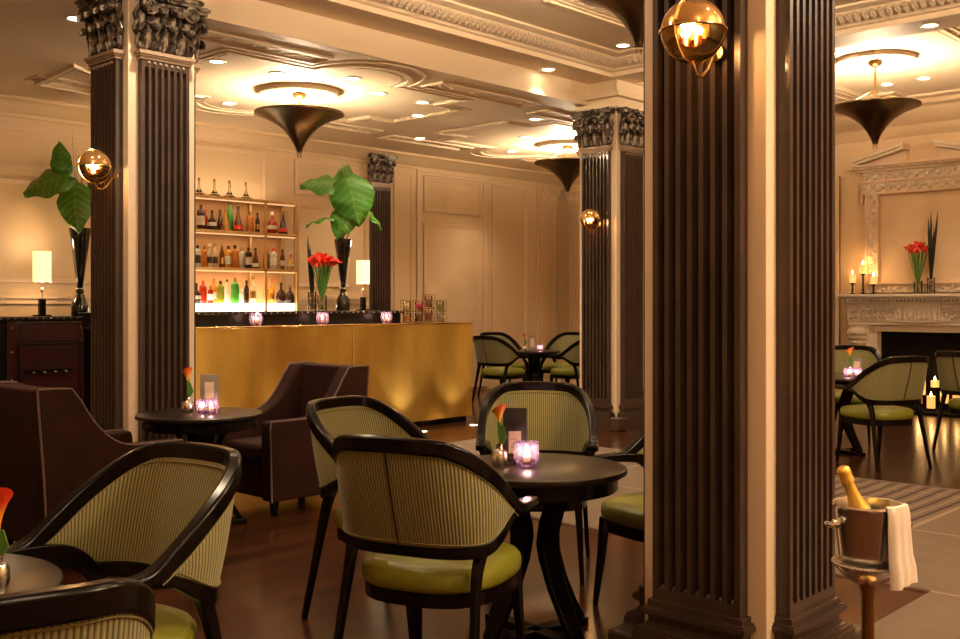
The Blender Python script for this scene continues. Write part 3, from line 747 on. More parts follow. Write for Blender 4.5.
Yb = SY0 + .16
def shelf_x(px, Y=Yb):
    u = (px - 480) / F; return Y * (CX + CY * u) / (CY - CX * u)
ordn = ['first', 'second', 'third', 'fourth', 'fifth', 'sixth', 'seventh', 'eighth', 'ninth', 'tenth', 'eleventh']
desc = {'tall': 'tall slim', 'round': 'round bellied', 'square': 'straight sided', 'cone': 'cone shaped', 'wine': 'long necked'}
rowsB = [
 ('top', 'left', 2.37, [(201, 'square', 'dark', 'white', 'black', 1.15), (205.5, 'tall', 'red', None, 'red', .8), (212, 'round', 'dark', 'cream', 'black', 1), (220, 'cone', 'dark', None, 'black', .95), (225.5, 'cone', 'orange', 'gold', 'gold', 1), (230, 'wine', 'green', None, 'black', 1.08), (238, 'cone', 'brown', 'red', 'black', 1.12), (250, 'square', 'amber', None, 'gold', 1.05), (257.5, 'tall', 'dark', 'gold', 'black', .8)]),
 ('top', 'right', 2.37, [(265, 'tall', 'clear', 'cream', 'white', .55), (272, 'round', 'red', 'white', 'white', 1.2), (283, 'cone', 'dark', 'red', 'gold', 1.05)]),
 ('middle', 'left', 1.90, [(197.5, 'square', 'clear', 'black', 'black', 1), (204.5, 'square', 'amber', None, 'gold', 1.02), (210, 'tall', 'pale', 'black', 'white', .9), (215, 'tall', 'pale', 'black', 'gold', .95), (222, 'wine', 'brown', 'gold', 'gold', .85), (228.5, 'square', 'orange', 'cream', 'black', 1.05), (235, 'square', 'amber', None, 'black', 1.08), (241.5, 'square', 'clear', 'white', 'gold', 1.0), (248.5, 'square', 'dark', 'white', 'black', 1.0), (255.5, 'cone', 'brown', 'cream', 'black', .95)]),
 ('middle', 'right', 1.90, [(266.5, 'square', 'brown', 'black', 'black', .95), (273.5, 'square', 'clear', 'cream', 'red', 1.05), (282.5, 'tall', 'brown', 'white', 'black', .8), (290.5, 'round', 'orange', 'white', 'red', .85)]),
 ('bottom', 'left', 1.445, [(196.5, 'round', 'dark', 'white', 'black', 1), (203, 'square', 'red', None, 'red', 1.05), (210.5, 'square', 'red', 'cream', 'gold', .8), (214, 'tall', 'orange', 'cream', 'gold', .95), (220.5, 'square', 'olive', None, 'black', 1.05), (227, 'wine', 'clear', None, 'black', .85), (235, 'square', 'green', 'green' if 0 else None, 'gold', 1.2), (242, 'square', 'clear', 'white', 'white', .7), (246.5, 'tall', 'dark', None, 'black', .9), (253, 'tall', 'pale', 'gold', 'gold', 1.08)]),
 ('bottom', 'right', 1.445, [(266, 'square', 'orange', None, 'black', .85), (272, 'wine', 'orange', 'gold', 'red', .9), (281, 'round', 'dark', None, 'black', 1.1), (290, 'round', 'dark', None, 'gold', 1.0)])]
lcount = 0
for shelf, side, z, lst in rowsB:
    for i, (px, shp, colr, lab, cap, sc) in enumerate(lst):
        yy = Yb + (.07 if i % 2 else -.03)
        bottle(shelf_x(px, yy), yy, z, shp, colr, lab, cap,
               '%s %s bottle%s, %s from left, %s shelf, %s bay' % (desc[shp], colr, (' with %s label' % lab) if lab else '', ordn[i], shelf, side), sc)
# low decanters with stoppers on top of the shelving
dec = None
for i, (px, nm) in enumerate(((199, 'leftmost, beside the column'), (214.5, 'second from the left'), (229.5, 'third from the left'), (246, 'rightmost of the four'))):
    x = shelf_x(px, Yb)
    r = thing('decanter', 'clear long necked glass decanter on top of the shelving, ' + nm, 'decanter', (x, Yb, 2.80), 0, 'decanters on top of the shelving')
    MB().lathe([(.001, .0), (.075, .0), (.08, .012), (.05, .04), (.018, .085), (.013, .13), (.013, .185), (.016, .19), (.010, .19), (.009, .13), (.014, .085), (.045, .045), (.07, .026), (.001, .024)], 20).build('glass_body', 'glass', r)
    MB().lathe([(.001, .006), (.072, .006), (.075, .016), (.065, .022), (.001, .022)], 20).build('dark_spirit', liq['brown'], r)
    MB().lathe([(.001, .19), (.012, .19), (.018, .205), (.016, .225), (.001, .232)], 12).build('stopper', 'brassdark', r)

# ------------------------------------------------------------------ left cabinet
cb = thing('leather_cabinet', 'tall oxblood leather cabinet with metal studs and trim lines, left of the left column', 'cabinet', (4.9, 11.2, 0))
CT = 1.30
def co(b): return b.xf(Matrix.Translation((-4.9, -11.2, 0)))
co(MB().box(4.55, 11.2, 0, 6.0, 11.7, CT - .04)).build('body', 'oxblood', cb)
co(MB().box(3.2, 11.25, 0, 4.55, 11.7, CT - .04)).build('side_bay', 'blackleather', cb)
co(MB().box(3.2, 11.15, CT - .04, 6.05, 11.72, CT)).build('cabinet_top', 'blackleather', cb, bevel=.006)
for (x0, x1, z0, z1) in ((4.68, 5.33, .12, .97), (4.68, 5.33, 1.03, 1.21), (5.42, 5.95, .12, 1.21)):
    d = co(MB().box(x0, 11.185, z0, x1, 11.2, z1)).build('leather_panel', 'oxblood', cb, bevel=.004)
b = MB()
for x in (4.655, 5.345, 5.405): b.box(x, 11.18, .08, x + .01, 11.2, 1.24)
for z in (1.0, 1.235): b.box(4.655, 11.18, z, 5.95, 11.2, z + .01)
co(b).build('metal_trim', 'silver', cb)
b = MB(); b.box(4.72, 11.165, .70, 5.25, 11.185, .725); rail = co(b).build('hook_rail', 'silver', cb)
for k in range(4):
    co(MB().sphere((4.82 + k * .12, 11.155, .69), .016, 1, 10, 6)).build('hook_knob', 'silver', rail)
b = MB()
for k in range(37): b.sphere((3.25 + k * .076, 11.146, CT - .02), .009, 1, 6, 4)
for z in (1.18, .92, .62, .32): b.sphere((4.60, 11.19, z), .016, 1, 8, 6)
o = co(b).build('studs', 'silver', cb); o['kind'] = 'stuff'
b = MB()
for x in (3.6, 4.1): b.box(x, 11.23, .1, x + .015, 11.25, 1.2)
for z in (.35, .8): b.box(3.25, 11.23, z, 4.5, 11.25, z + .015)
co(b).build('rack_rails', 'chrome', cb)
# small wire rack on the cabinet, at the very left
r = thing('wire_rack', 'thin metal wire rack on the leather cabinet at the left picture edge', 'rack', (4.15, 11.42, CT))
b = MB()
for z in (.004, .09):
    b.tube([(-.25, -.06, z), (.2, -.06, z), (.2, .06, z), (-.25, .06, z)], .004, 6, closed=True)
for x, y in ((-.25, -.06), (.2, -.06), (.2, .06), (-.25, .06)): b.tube([(x, y, .0), (x, y, .09)], .004, 6)
b.build('wire_frame', 'brassdark', r)

# ------------------------------------------------------------------ lamps
def table_lamp(loc, label, s=1.0):
    r = thing('table_lamp', label, 'table lamp', loc, 0, 'lit table lamps')
    MB().box(-.09, -.05, 0, .09, .05, .02).build('lamp_base', 'blackwood', r, bevel=.004)
    MB().box(-.035, -.03, .02, .035, .03, .20).build('lamp_body', 'blackwood', r, bevel=.004)
    b = MB(); b.tube([(0, 0, .2), (0, 0, .42)], .006, 8)
    b.lathe([(.001, .27), (.02, .28), (.024, .30), (.02, .32), (.001, .33)], 14)
    b.build('glass_stem', 'chrome', r)
    R = .098
    MB().lathe([(R, .40), (R, .74), (R - .004, .74), (R - .004, .40)], 32, closed=True).build('lamp_shade', 'shade', r)
    b = MB()
    for k in range(24):
        a = 2 * PI * k / 24; b.sphere((R * .97 * math.cos(a), R * .97 * math.sin(a), .392), .006, 1.4, 6, 4)
    b.build('bead_fringe', 'glass', r)
    MB().sphere((0, 0, .56), .03, 1.2, 12, 8).build('bulb', 'bulb', r)
    point((loc[0], loc[1], loc[2] + .78), 3, .05); point((loc[0], loc[1], loc[2] + .37), 2, .05)
    r.scale = (s, s, s)
    return r
u = (42 - 480) / F; d_ = 11.42 / (CY - CX * u)
pL = from_view(42, d_, CT)
table_lamp(pL, 'lit cylindrical table lamp on the leather cabinet, left of the tall black vase', .98)
u = (363 - 480) / F; d_ = 9.32 / (CY - CX * u)
table_lamp(from_view(363, d_, 1.36), 'lit cylindrical table lamp on the bar ledge, between leafy vase and dark wall pilaster', .80)

# ------------------------------------------------------------------ tall vases with elephant ear leaves
TOCAM = V((-CX, -CY, 0)); RIGHT = V((CY, -CX, 0)); UP = V((0, 0, 1))
def big_leaf(center, tip, normal, L, W, bend=.25, parent=None, name='leaf', m='leaf', fold=.12):
    tip = V(tip).normalized(); n = V(normal); n = (n - tip * n.dot(tip)).normalized(); s = tip.cross(n)
    NU, NV = 12, 16; b = MB(); vs = []; fs = []; uv = []
    for lay in (0, 1):
        for j in range(NV + 1):
            t = j / NV
            # heart outline: lobes behind the stalk
            w = W / 2 * (math.sin(PI * min(1, (t * .93 + .07)) ** .72) ** .8)
            for i in range(NU + 1):
                q = -1 + 2 * i / NU
                yy = (t - .35) * L
                if t < .3: yy -= (.3 - t) * L * .35 * (1 - abs(1 - abs(q) * 1.6))      # notch and lobes
                wave = .02 * math.sin(t * 14 + q * 3) * abs(q)
                z = -bend * L * (t - .3) ** 2 - fold * W * q * q * .9 + wave - (.003 if lay else 0)
                vs.append(V(center) + tip * yy + s * q * w + n * z); uv.append((q * w / (W) * 1.0, t))
    Wd = NU + 1; off = Wd * (NV + 1)
    for j in range(NV):
        for i in range(NU):
            a = j * Wd + i; fs.append((a, a + 1, a + Wd + 1, a + Wd)); fs.append((off + a, off + a + Wd, off + a + Wd + 1, off + a + 1))
    b.add(vs, fs); b.uv = uv
    return b.build(name, m, parent, smooth=80, recalc=False)
VPROF = [(.001, 0), (.088, 0), (.094, .03), (.095, .10), (.085, .16), (.05, .22), (.036, .255), (.045, .265), (.045, .285), (.03, .295), (.034, .32), (.05, .45), (.075, .65), (.105, .86), (.118, .95), (.118, .965), (.108, .965), (.098, .88), (.07, .70), (.001, .60)]
def vase_plant(loc, label, leaves, stems, s=1.0):
    r = thing('vase_of_leaves', label, 'vase', loc)
    r.scale = (1, 1, 1)
    MB().lathe([(a * s, z * s) for a, z in VPROF], 32).build('vase', 'blackglaze', r)
    MB().lathe([(.034 * s, .294 * s), (.04 * s, .298 * s), (.04 * s, .304 * s), (.034 * s, .31 * s)], 24, closed=True).build('metal_collar', 'silver', r)
    for (rx, rz, dep, tip, nrm, L, W) in leaves:
        c = RIGHT * rx + UP * rz + TOCAM * dep
        t3 = RIGHT * tip[0] + UP * tip[1] + TOCAM * tip[2]; n3 = RIGHT * nrm[0] + UP * nrm[1] + TOCAM * nrm[2]
        lf = big_leaf(c, t3, n3, L, W, parent=r)
        base = V((0, 0, .9 * s)); b = MB(); att = c - t3.normalized() * L * .15
        b.tube([base, base.lerp(att, .5) + UP * .05, att], .007, 6); b.build('stalk', 'stem', lf)
    for (rx, rz, top, m) in stems:
        MB().sweep([UP * .85 * s, RIGHT * rx * .6 + UP * (rz * .7 + .3), RIGHT * rx + UP * top], .012, .012, n=6, ws=[.012, .010, .002], hs=[.012, .01, .002]).build('spike', 'stem', r)
    return r
u = (79 - 480) / F; d_ = 11.42 / (CY - CX * u); vz = d_ / F       # metres per pixel there
pV = from_view(80, d_ * 11.28 / 11.42, CT)
vase_plant(pV, 'tall black vase of big green leaves on the leather cabinet beside the left column',
    [(-.24, 1.52, .22, (-.85, -.35, .3), (-.2, .5, .8), .50, .44), (-.17, 1.72, .12, (-.15, 1, .0), (.1, .1, 1), .40, .24),
     (.06, 1.74, .04, (.5, .6, .2), (0, .3, 1), .26, .20), (.02, 1.28, .2, (.15, -1, .25), (.15, .2, 1), .52, .40), (-.1, 1.46, .1, (-.5, .6, .1), (.2, .3, 1), .32, .26),
     (.2, 1.5, .02, (.8, .1, .2), (.1, .4, 1), .36, .30)],
    [(-.09, 1.6, 2.10, 0), (-.05, 1.5, 1.9, 0)], 1.03)
u = (343 - 480) / F; d_ = 9.33 / (CY - CX * u)
vase_plant(from_view(343, d_, 1.36), 'tall black vase of big heart shaped leaves standing on the bar ledge beside the lamp',
    [(-.18, 1.48, .05, (-1, .05, .25), (.0, .75, .7), .46, .38), (.12, 1.34, .14, (.25, -.95, .2), (.1, .3, 1), .56, .52),
     (.02, 1.06, .12, (-.3, -.9, .2), (0, .2, 1), .38, .32), (-.2, 1.06, .1, (-1, -.2, .2), (0, 1, .25), .34, .14), (.32, 1.12, .02, (.75, -.7, .1), (.5, .6, .3), .34, .12),
     (.0, 1.5, -.05, (.2, 1, 0), (0, .1, 1), .34, .26)],
    [(.0, 1.5, 1.72, 0), (.03, 1.5, 1.62, 0)], .86)

# ------------------------------------------------------------------ calla bouquets
def calla_mb(s=1.0):
    """funnel flower, opening up, stem point at the origin"""
    NU, NV = 14, 8; vs = []; fs = []
    for j in range(NV + 1):
        t = j / NV
        for i in range(NU + 1):
            a = -PI + 2 * PI * i / NU; r = (.006 + .030 * t ** 1.8) * s
            lip = t ** 3 * .03 * s * math.cos(a)
            x = r * math.cos(a) + lip * .6; y = r * math.sin(a); z = (.085 * t) * s + (lip if math.cos(a) > 0 else lip * .2) - (t ** 6) * .02 * s * max(0, -math.cos(a))
            vs.append((x, y, z))
    for j in range(NV):
        for i in range(NU):
            a = j * (NU + 1) + i; fs.append((a, a + 1, a + NU + 2, a + NU + 1))
    return MB().add(vs, fs)
def bouquet(loc, label, n=16, spread=.13, h=.34, s=1.0, blades=3, bl_side=-1):
    r = thing('calla_bouquet', label, 'flowers', loc)
    vp = [(.001, 0), (.055, 0), (.055, .18), (.05, .18), (.05, .012), (.001, .012)]
    MB().lathe([(a * s, z * s) for a, z in vp], 24).build('glass_vase', 'glass', r)
    fm = calla_mb(1.05 * s).mesh('calla_flower', M['redflower'], recalc=False); rnd = random.Random(3)
    for k in range(n):
        a = k * 2.4; q = math.sqrt((k + .5) / n) * spread * s
        top = V((q * math.cos(a), q * math.sin(a), (h - q * .55 + rnd.uniform(-.01, .01)) * s))
        bot = V((-.2 * q * math.cos(a), -.2 * q * math.sin(a), .015 * s))
        MB().tube([bot, bot.lerp(top, .55) * 1.0, top], .006 * s, 5).build('stem', 'stem', r)
        o = link_mesh('calla_flower', fm, r, top); o.rotation_euler = (.5 * math.sin(a) * -1.4 * q / spread, .7 * math.cos(a) * q / spread * 1.2, a)
    return r
def blade_vase(loc, label, hts, s=1.0):
    r = thing('vase_of_blades', label, 'vase', loc)
    MB().lathe([(.001, 0), (.05, 0), (.05, .22), (.045, .22), (.045, .012), (.001, .012)], 24).build('glass_vase', 'glass', r)
    b = MB(); rnd = random.Random(5)
    for k in range(40): b.sphere((rnd.uniform(-.028, .028), rnd.uniform(-.028, .028), .02 + k * .0045), .012, 1, 6, 4)
    o = b.build('glass_pebbles', 'chrome', r); o['kind'] = 'stuff'
    for k, (dx, h) in enumerate(hts):
        pts = [RIGHT * (-dx * .15) + UP * .03, RIGHT * dx * .3 + UP * h * .45, RIGHT * dx * .8 + UP * h * .8, RIGHT * dx + UP * h]
        MB().sweep(pts, .03, .004, up=TOCAM, ws=[.02, .045, .03, .003], hs=[.004] * 4).build('blade_leaf', 'darkleaf', r)
    return r
u = (321 - 480) / F; d_ = 9.33 / (CY - CX * u)
bouquet(from_view(322, d_, 1.36), 'bunch of red calla lilies in a glass vase on the bar ledge', 28, .12, .56, 1.0)
blade_vase(from_view(312, d_ + .1, 1.36), 'slim glass vase of dark blade leaves on the bar ledge, behind the red flowers', [(-.05, .86), (-.02, .74), (.01, .6)])

# ------------------------------------------------------------------ jars on the bar end
jar_rows = [(407, 0, 'orange'), (419, 0, 'brown'), (428.5, 0, 'red'), (440, 0, 'clear'), (407, 1, 'pale'), (419, 1, 'pink'), (428.5, 1, 'brown'), (440, 1, 'olive')]
snack = {'orange': (.85, .38, .05), 'brown': (.32, .13, .06), 'red': (.42, .16, .09), 'clear': (.75, .62, .5), 'pale': (.75, .62, .25), 'pink': (.75, .05, .15), 'olive': (.55, .50, .15)}
names = {'orange': 'orange snacks', 'brown': 'brown snacks', 'red': 'reddish snacks', 'clear': 'white garnish', 'pale': 'yellow garnish', 'pink': 'pink garnish', 'olive': 'green garnish'}
colname = {407: 'leftmost stack', 419: 'second stack from the left', 428.5: 'tall stack', 440: 'rightmost stack'}
levn = {0: 'bottom jar', 1: 'top jar'}
for px, lev, cn in jar_rows:
    jh = 1.0 if px == 428.5 else .80
    yj = BY + .22; u = (px - 480) / F; d_ = yj / (CY - CX * u); p = from_view(px, d_, BH + lev * .167 * jh)
    r = thing('snack_jar', 'glass jar of %s, %s of %s on bar' % (names[cn], levn[lev], colname[px]), 'jar', p, 0, 'glass jars on the bar end')
    r.scale = (.9, .9, jh); w = .062
    b = MB()
    for z in (.003, .163): b.box(-w, -w, z - .003, w, -w + .006, z + .004).box(-w, w - .006, z - .003, w, w, z + .004).box(-w, -w, z - .003, -w + .006, w, z + .004).box(w - .006, -w, z - .003, w, w, z + .004)
    for sx in (-w, w - .005):
        for sy in (-w, w - .005): b.box(sx, sy, 0, sx + .005, sy + .005, .166)
    b.build('metal_frame', 'brassdark', r)
    MB().lathe([(.001, .004), (.052, .004), (.056, .02), (.056, .13), (.045, .15), (.041, .15), (.051, .128), (.051, .02), (.001, .01)], 20).build('glass_jar', 'glass', r)
    b = MB(); rnd = random.Random(int(px) + lev)
    for k in range(110):
        a = rnd.uniform(0, 2 * PI); q = .046 * math.sqrt(rnd.random()); b.sphere((q * math.cos(a), q * math.sin(a), .024 + rnd.random() * .085), .0135, 1, 6, 4)
    o = b.build('contents', mat('snack_' + cn, tuple(min(1, q * 1.15) for q in snack[cn]), .6), r); o['kind'] = 'stuff'

# ------------------------------------------------------------------ votives, small vases, menu stands
FACE = math.atan2(TOCAM.y, TOCAM.x) + PI / 2
def votive_proto():
    r = thing('votive_candle', '', 'candle', (0, 0, 0), 0, 'violet glass candle holders')
    # faceted cut glass cup
    n = 8; vs = []; fs = []
    prof = [(.030, 0), (.040, .02), (.043, .045), (.038, .07), (.041, .078)]
    for j, (rr, z) in enumerate(prof):
        for i in range(n):
            a = 2 * PI * (i + (j % 2) * .5) / n; vs.append((rr * math.cos(a), rr * math.sin(a), z))
    for j in range(len(prof) - 1):
        for i in range(n):
            a, b2 = j * n + i, j * n + (i + 1) % n; c, d = a + n, b2 + n
            if j % 2 == 0: fs += [(a, b2, c), (b2, d, c)]
            else: fs += [(a, d, c), (a, b2, d)]
    off = len(vs)
    for rr, z in ((.034, .078), (.028, .014)):
        for i in range(n): a = 2 * PI * i / n; vs.append((rr * math.cos(a), rr * math.sin(a), z))
    for i in range(n):
        k = (i + 1) % n; fs.append(((len(prof) - 1) * n + i, (len(prof) - 1) * n + k, off + k, off + i)); fs.append((off + i, off + k, off + n + k, off + n + i))
    fs.append(tuple(off + n + i for i in range(n))); fs.append(tuple(reversed(range(n))))
    MB().add(vs, fs).build('cut_glass_cup', 'violet', r, smooth=0)
    MB().lathe([(.001, .015), (.02, .015), (.02, .032), (.001, .032)], 16).build('tealight', 'wax', r)
    MB().lathe([(.001, .034), (.005, .042), (.004, .05), (.001, .062)], 10).build('flame', 'flame', r)
    return r
vp0 = votive_proto(); vused = [False]
def votive(loc, label, w=.35, s=1.0):
    o = place(vp0, not vused[0], loc, random.uniform(0, 1), label, (s, s, s)); vused[0] = True
    w *= .8
    point((loc[0], loc[1], loc[2] + .055 * s), w, .012, (1, .62, .42))
    return o
def bud_vase(loc, label, rz=0, s=1.0, fs=1.0):
    r = thing('bud_vase', label, 'vase', loc, rz, 'small silver vases with one calla')
    r.scale = (s, s, s)
    MB().lathe([(.001, 0), (.028, 0), (.031, .01), (.031, .045), (.024, .058), (.012, .064), (.011, .078), (.014, .084), (.010, .084), (.008, .064), (.001, .06)], 24).build('silver_vase', 'silver', r)
    MB().sweep([(0, 0, .05), (.002, 0, .11), (-.002, 0, .17)], .012, .012, n=8).build('stem', 'stem', r)
    MB().sweep([(.004, -.006, .085), (.008, -.01, .11), (.006, -.008, .155)], .034, .006, up=tuple(TOCAM), ws=[.018, .034, .012], hs=[.006] * 3).build('leaf', 'stem', r)
    calla_mb(.72 * fs).build('calla_flower', 'orangeflower', r, loc=(-.002, 0, .155), rz=FACE - PI / 2 + .5, smooth=80, recalc=False)
    return r
def tumbler(loc, label, h=.06):
    o = MB().lathe([(.001, 0), (.02, 0), (.023, h), (.021, h), (.018, .006), (.001, .006)], 16).build('small_tumbler', 'glass', None, loc=loc)
    tag(o, label, 'glass'); return o
FACE_OLD = 0        # local -y looks at the camera
def menu_card(loc, label, m, w=.10, h=.20, turn=0.0, card=(.05, .11, .05), script=False):
    r = thing('menu_holder', label, 'menu', loc, FACE + turn)
    MB().box(-w / 2, -.004, .0, w / 2, .004, h).build('upright_board', m, r, bevel=.001)
    MB().box(-w / 2, -.02, 0, w / 2, .03, .008).build('foot', m, r)
    cw, ch, cz = card
    cd = MB().box(-cw / 2, -.0065, cz, cw / 2, -.0045, cz + ch).build('paper_card', 'paper', r)
    if script:
        b = MB()
        pts = [(.018 * math.cos(t) * (1 - t / 14) - .002, -.0075, cz + .030 + .012 * math.sin(t * 1.7) + t * .0012) for t in [k * .35 for k in range(24)]]
        b.tube(pts, .0011, 5); b.tube([(-.02, -.0075, cz + .062), (.0, -.0075, cz + .066), (.012, -.0075, cz + .058)], .001, 5)
        b.build('script_flourish', 'ink', cd)
    return r

# ------------------------------------------------------------------ tables
def table_proto(R=.40, H=.74):
    r = thing('round_table', '', 'table', (0, 0, 0), 0, 'round dark pedestal tables')
    MB().lathe([(.001, H - .03), (R - .012, H - .03), (R - .002, H - .024), (R, H - .015), (R - .004, H - .003), (R - .012, H), (.001, H)], 64).build('tabletop', 'tabletop', r)
    MB().lathe([(.001, H - .095), (R - .045, H - .095), (R - .04, H - .09), (R - .04, H - .03), (.001, H - .03)], 64).build('apron', 'blackwood', r)
    for k in range(4):
        a = PI / 4 + k * PI / 2; c, s = math.cos(a), math.sin(a)
        path = [(.17, H - .095), (.12, .56), (.085, .47), (.08, .42), (.09, .36), (.14, .235), (.205, .12), (.262, .034)]
        pts = [(q * c, q * s, z) for q, z in path]
        MB().sweep(pts, .06, .028, up=(c, s, 0), hs=[.03, .032, .04, .045, .042, .034, .03, .028], ws=[.10, .10, .10, .10, .095, .09, .08, .07]).build('pedestal_leg', 'blackwood', r, bevel=.004)
        MB().sweep([(.03 * c, .03 * s, .017), (.30 * c, .30 * s, .017)], .07, .034).build('foot_bar', 'blackwood', r, bevel=.005)
    return r
tp = table_proto()
T1 = from_view(535, 4.49); T2 = from_view(200, 6.65); T3 = from_view(-110, 2.55); T5 = from_view(534, 15.3); T6 = from_view(838, 10.0)
def VA(v): return V((v.x, v.y, 0))
place(tp, True, VA(T1), .0 + math.radians(38), 'round dark pedestal table in the centre foreground holding a violet candle')
place(tp, False, VA(T2), .52, 'round dark pedestal table between the two brown velvet armchairs')
place(tp, False, VA(T3), .2, 'round dark table cut off at the lower left edge with an orange calla')
place(tp, False, VA(T5), .2, 'distant round dark table between four chairs beyond the end of the brass bar')
place(tp, False, VA(T6), .5, 'round dark table at right, half hidden behind the foreground column')
TH = .7405
def on(T, dl, dd, z=TH):
    """point on a table: dl to the right, dd towards the camera"""
    p = V((T.x, T.y, 0)) + RIGHT * dl + TOCAM * dd; return (p.x, p.y, z)
# T1 things
bud_vase(on(T1, -.155, -.0), 'small silver vase with one orange and yellow calla on the centre foreground table', 0, 1.15)
menu_card(on(T1, -.082, -.17), 'dark menu board with tan card standing on the centre foreground table', 'darkcard', .108, .235, 0, (.056, .10, .03), True)
votive(on(T1, -.035, .0), 'violet cut glass candle holder glowing on the centre foreground table', .8, 1.35)
tumbler(on(T1, -.105, -.02), 'tiny clear glass between silver vase and violet candle on the centre table')
# T2 things
bud_vase(on(T2, -.085, -.02), 'small silver vase with one red calla on the table before the left column', 0, 1.25)
menu_card(on(T2, .03, -.12), 'pewter grey menu holder with white card on the table before the left column', 'greycard', .12, .24, 0, (.06, .13, .06))
votive(on(T2, .025, .02), 'violet cut glass candle holder, left of the pair on the velvet armchair table', .3, 1.1)
votive(on(T2, .085, .05), 'violet cut glass candle holder, right of the pair on the velvet armchair table', .3, 1.2)
# T3 things
bud_vase(on(T3, .245, -.05), 'silver vase with red and yellow calla at the left picture edge', .0, .88, 1.6)
# T5 things
bud_vase(on(T5, -.14, 0), 'tiny silver vase with green leaves on the distant table beyond the bar', 0, 1.1)
menu_card(on(T5, -.02, -.12), 'small tan menu holder on the distant table beyond the bar', 'greycard', .11, .22, 0, (.06, .13, .05))
votive(on(T5, .09, .05), 'small violet candle holder on the distant table beyond the bar', .3, 1.2)
# T6 things
bud_vase(on(T6, .115, .0), 'small silver vase with red calla on the right hand table behind the column', 0, 1.2)
menu_card(on(T6, .20, -.05), 'small pale menu card on the right hand table behind the column', 'greycard', .10, .17, 0, (.06, .09, .05))
votive(on(T6, .06, .12), 'violet cut glass candle holder, left one on the right hand table', .3, 1.15)
votive(on(T6, .135, .14), 'violet cut glass candle holder, right one on the right hand table', .3, 1.1)
# bar votives
for px, nm in ((256, 'leftmost of three, below the shelving'), (322.5, 'middle of three, below the red calla lilies'), (386.5, 'rightmost of three, left of the snack jars')):
    yj = BY + .14; u = (px - 480) / F; d_ = yj / (CY - CX * u)
    votive(from_view(px, d_, BH), 'violet glass candle holder on the brass bar, ' + nm, .5, 1.7)

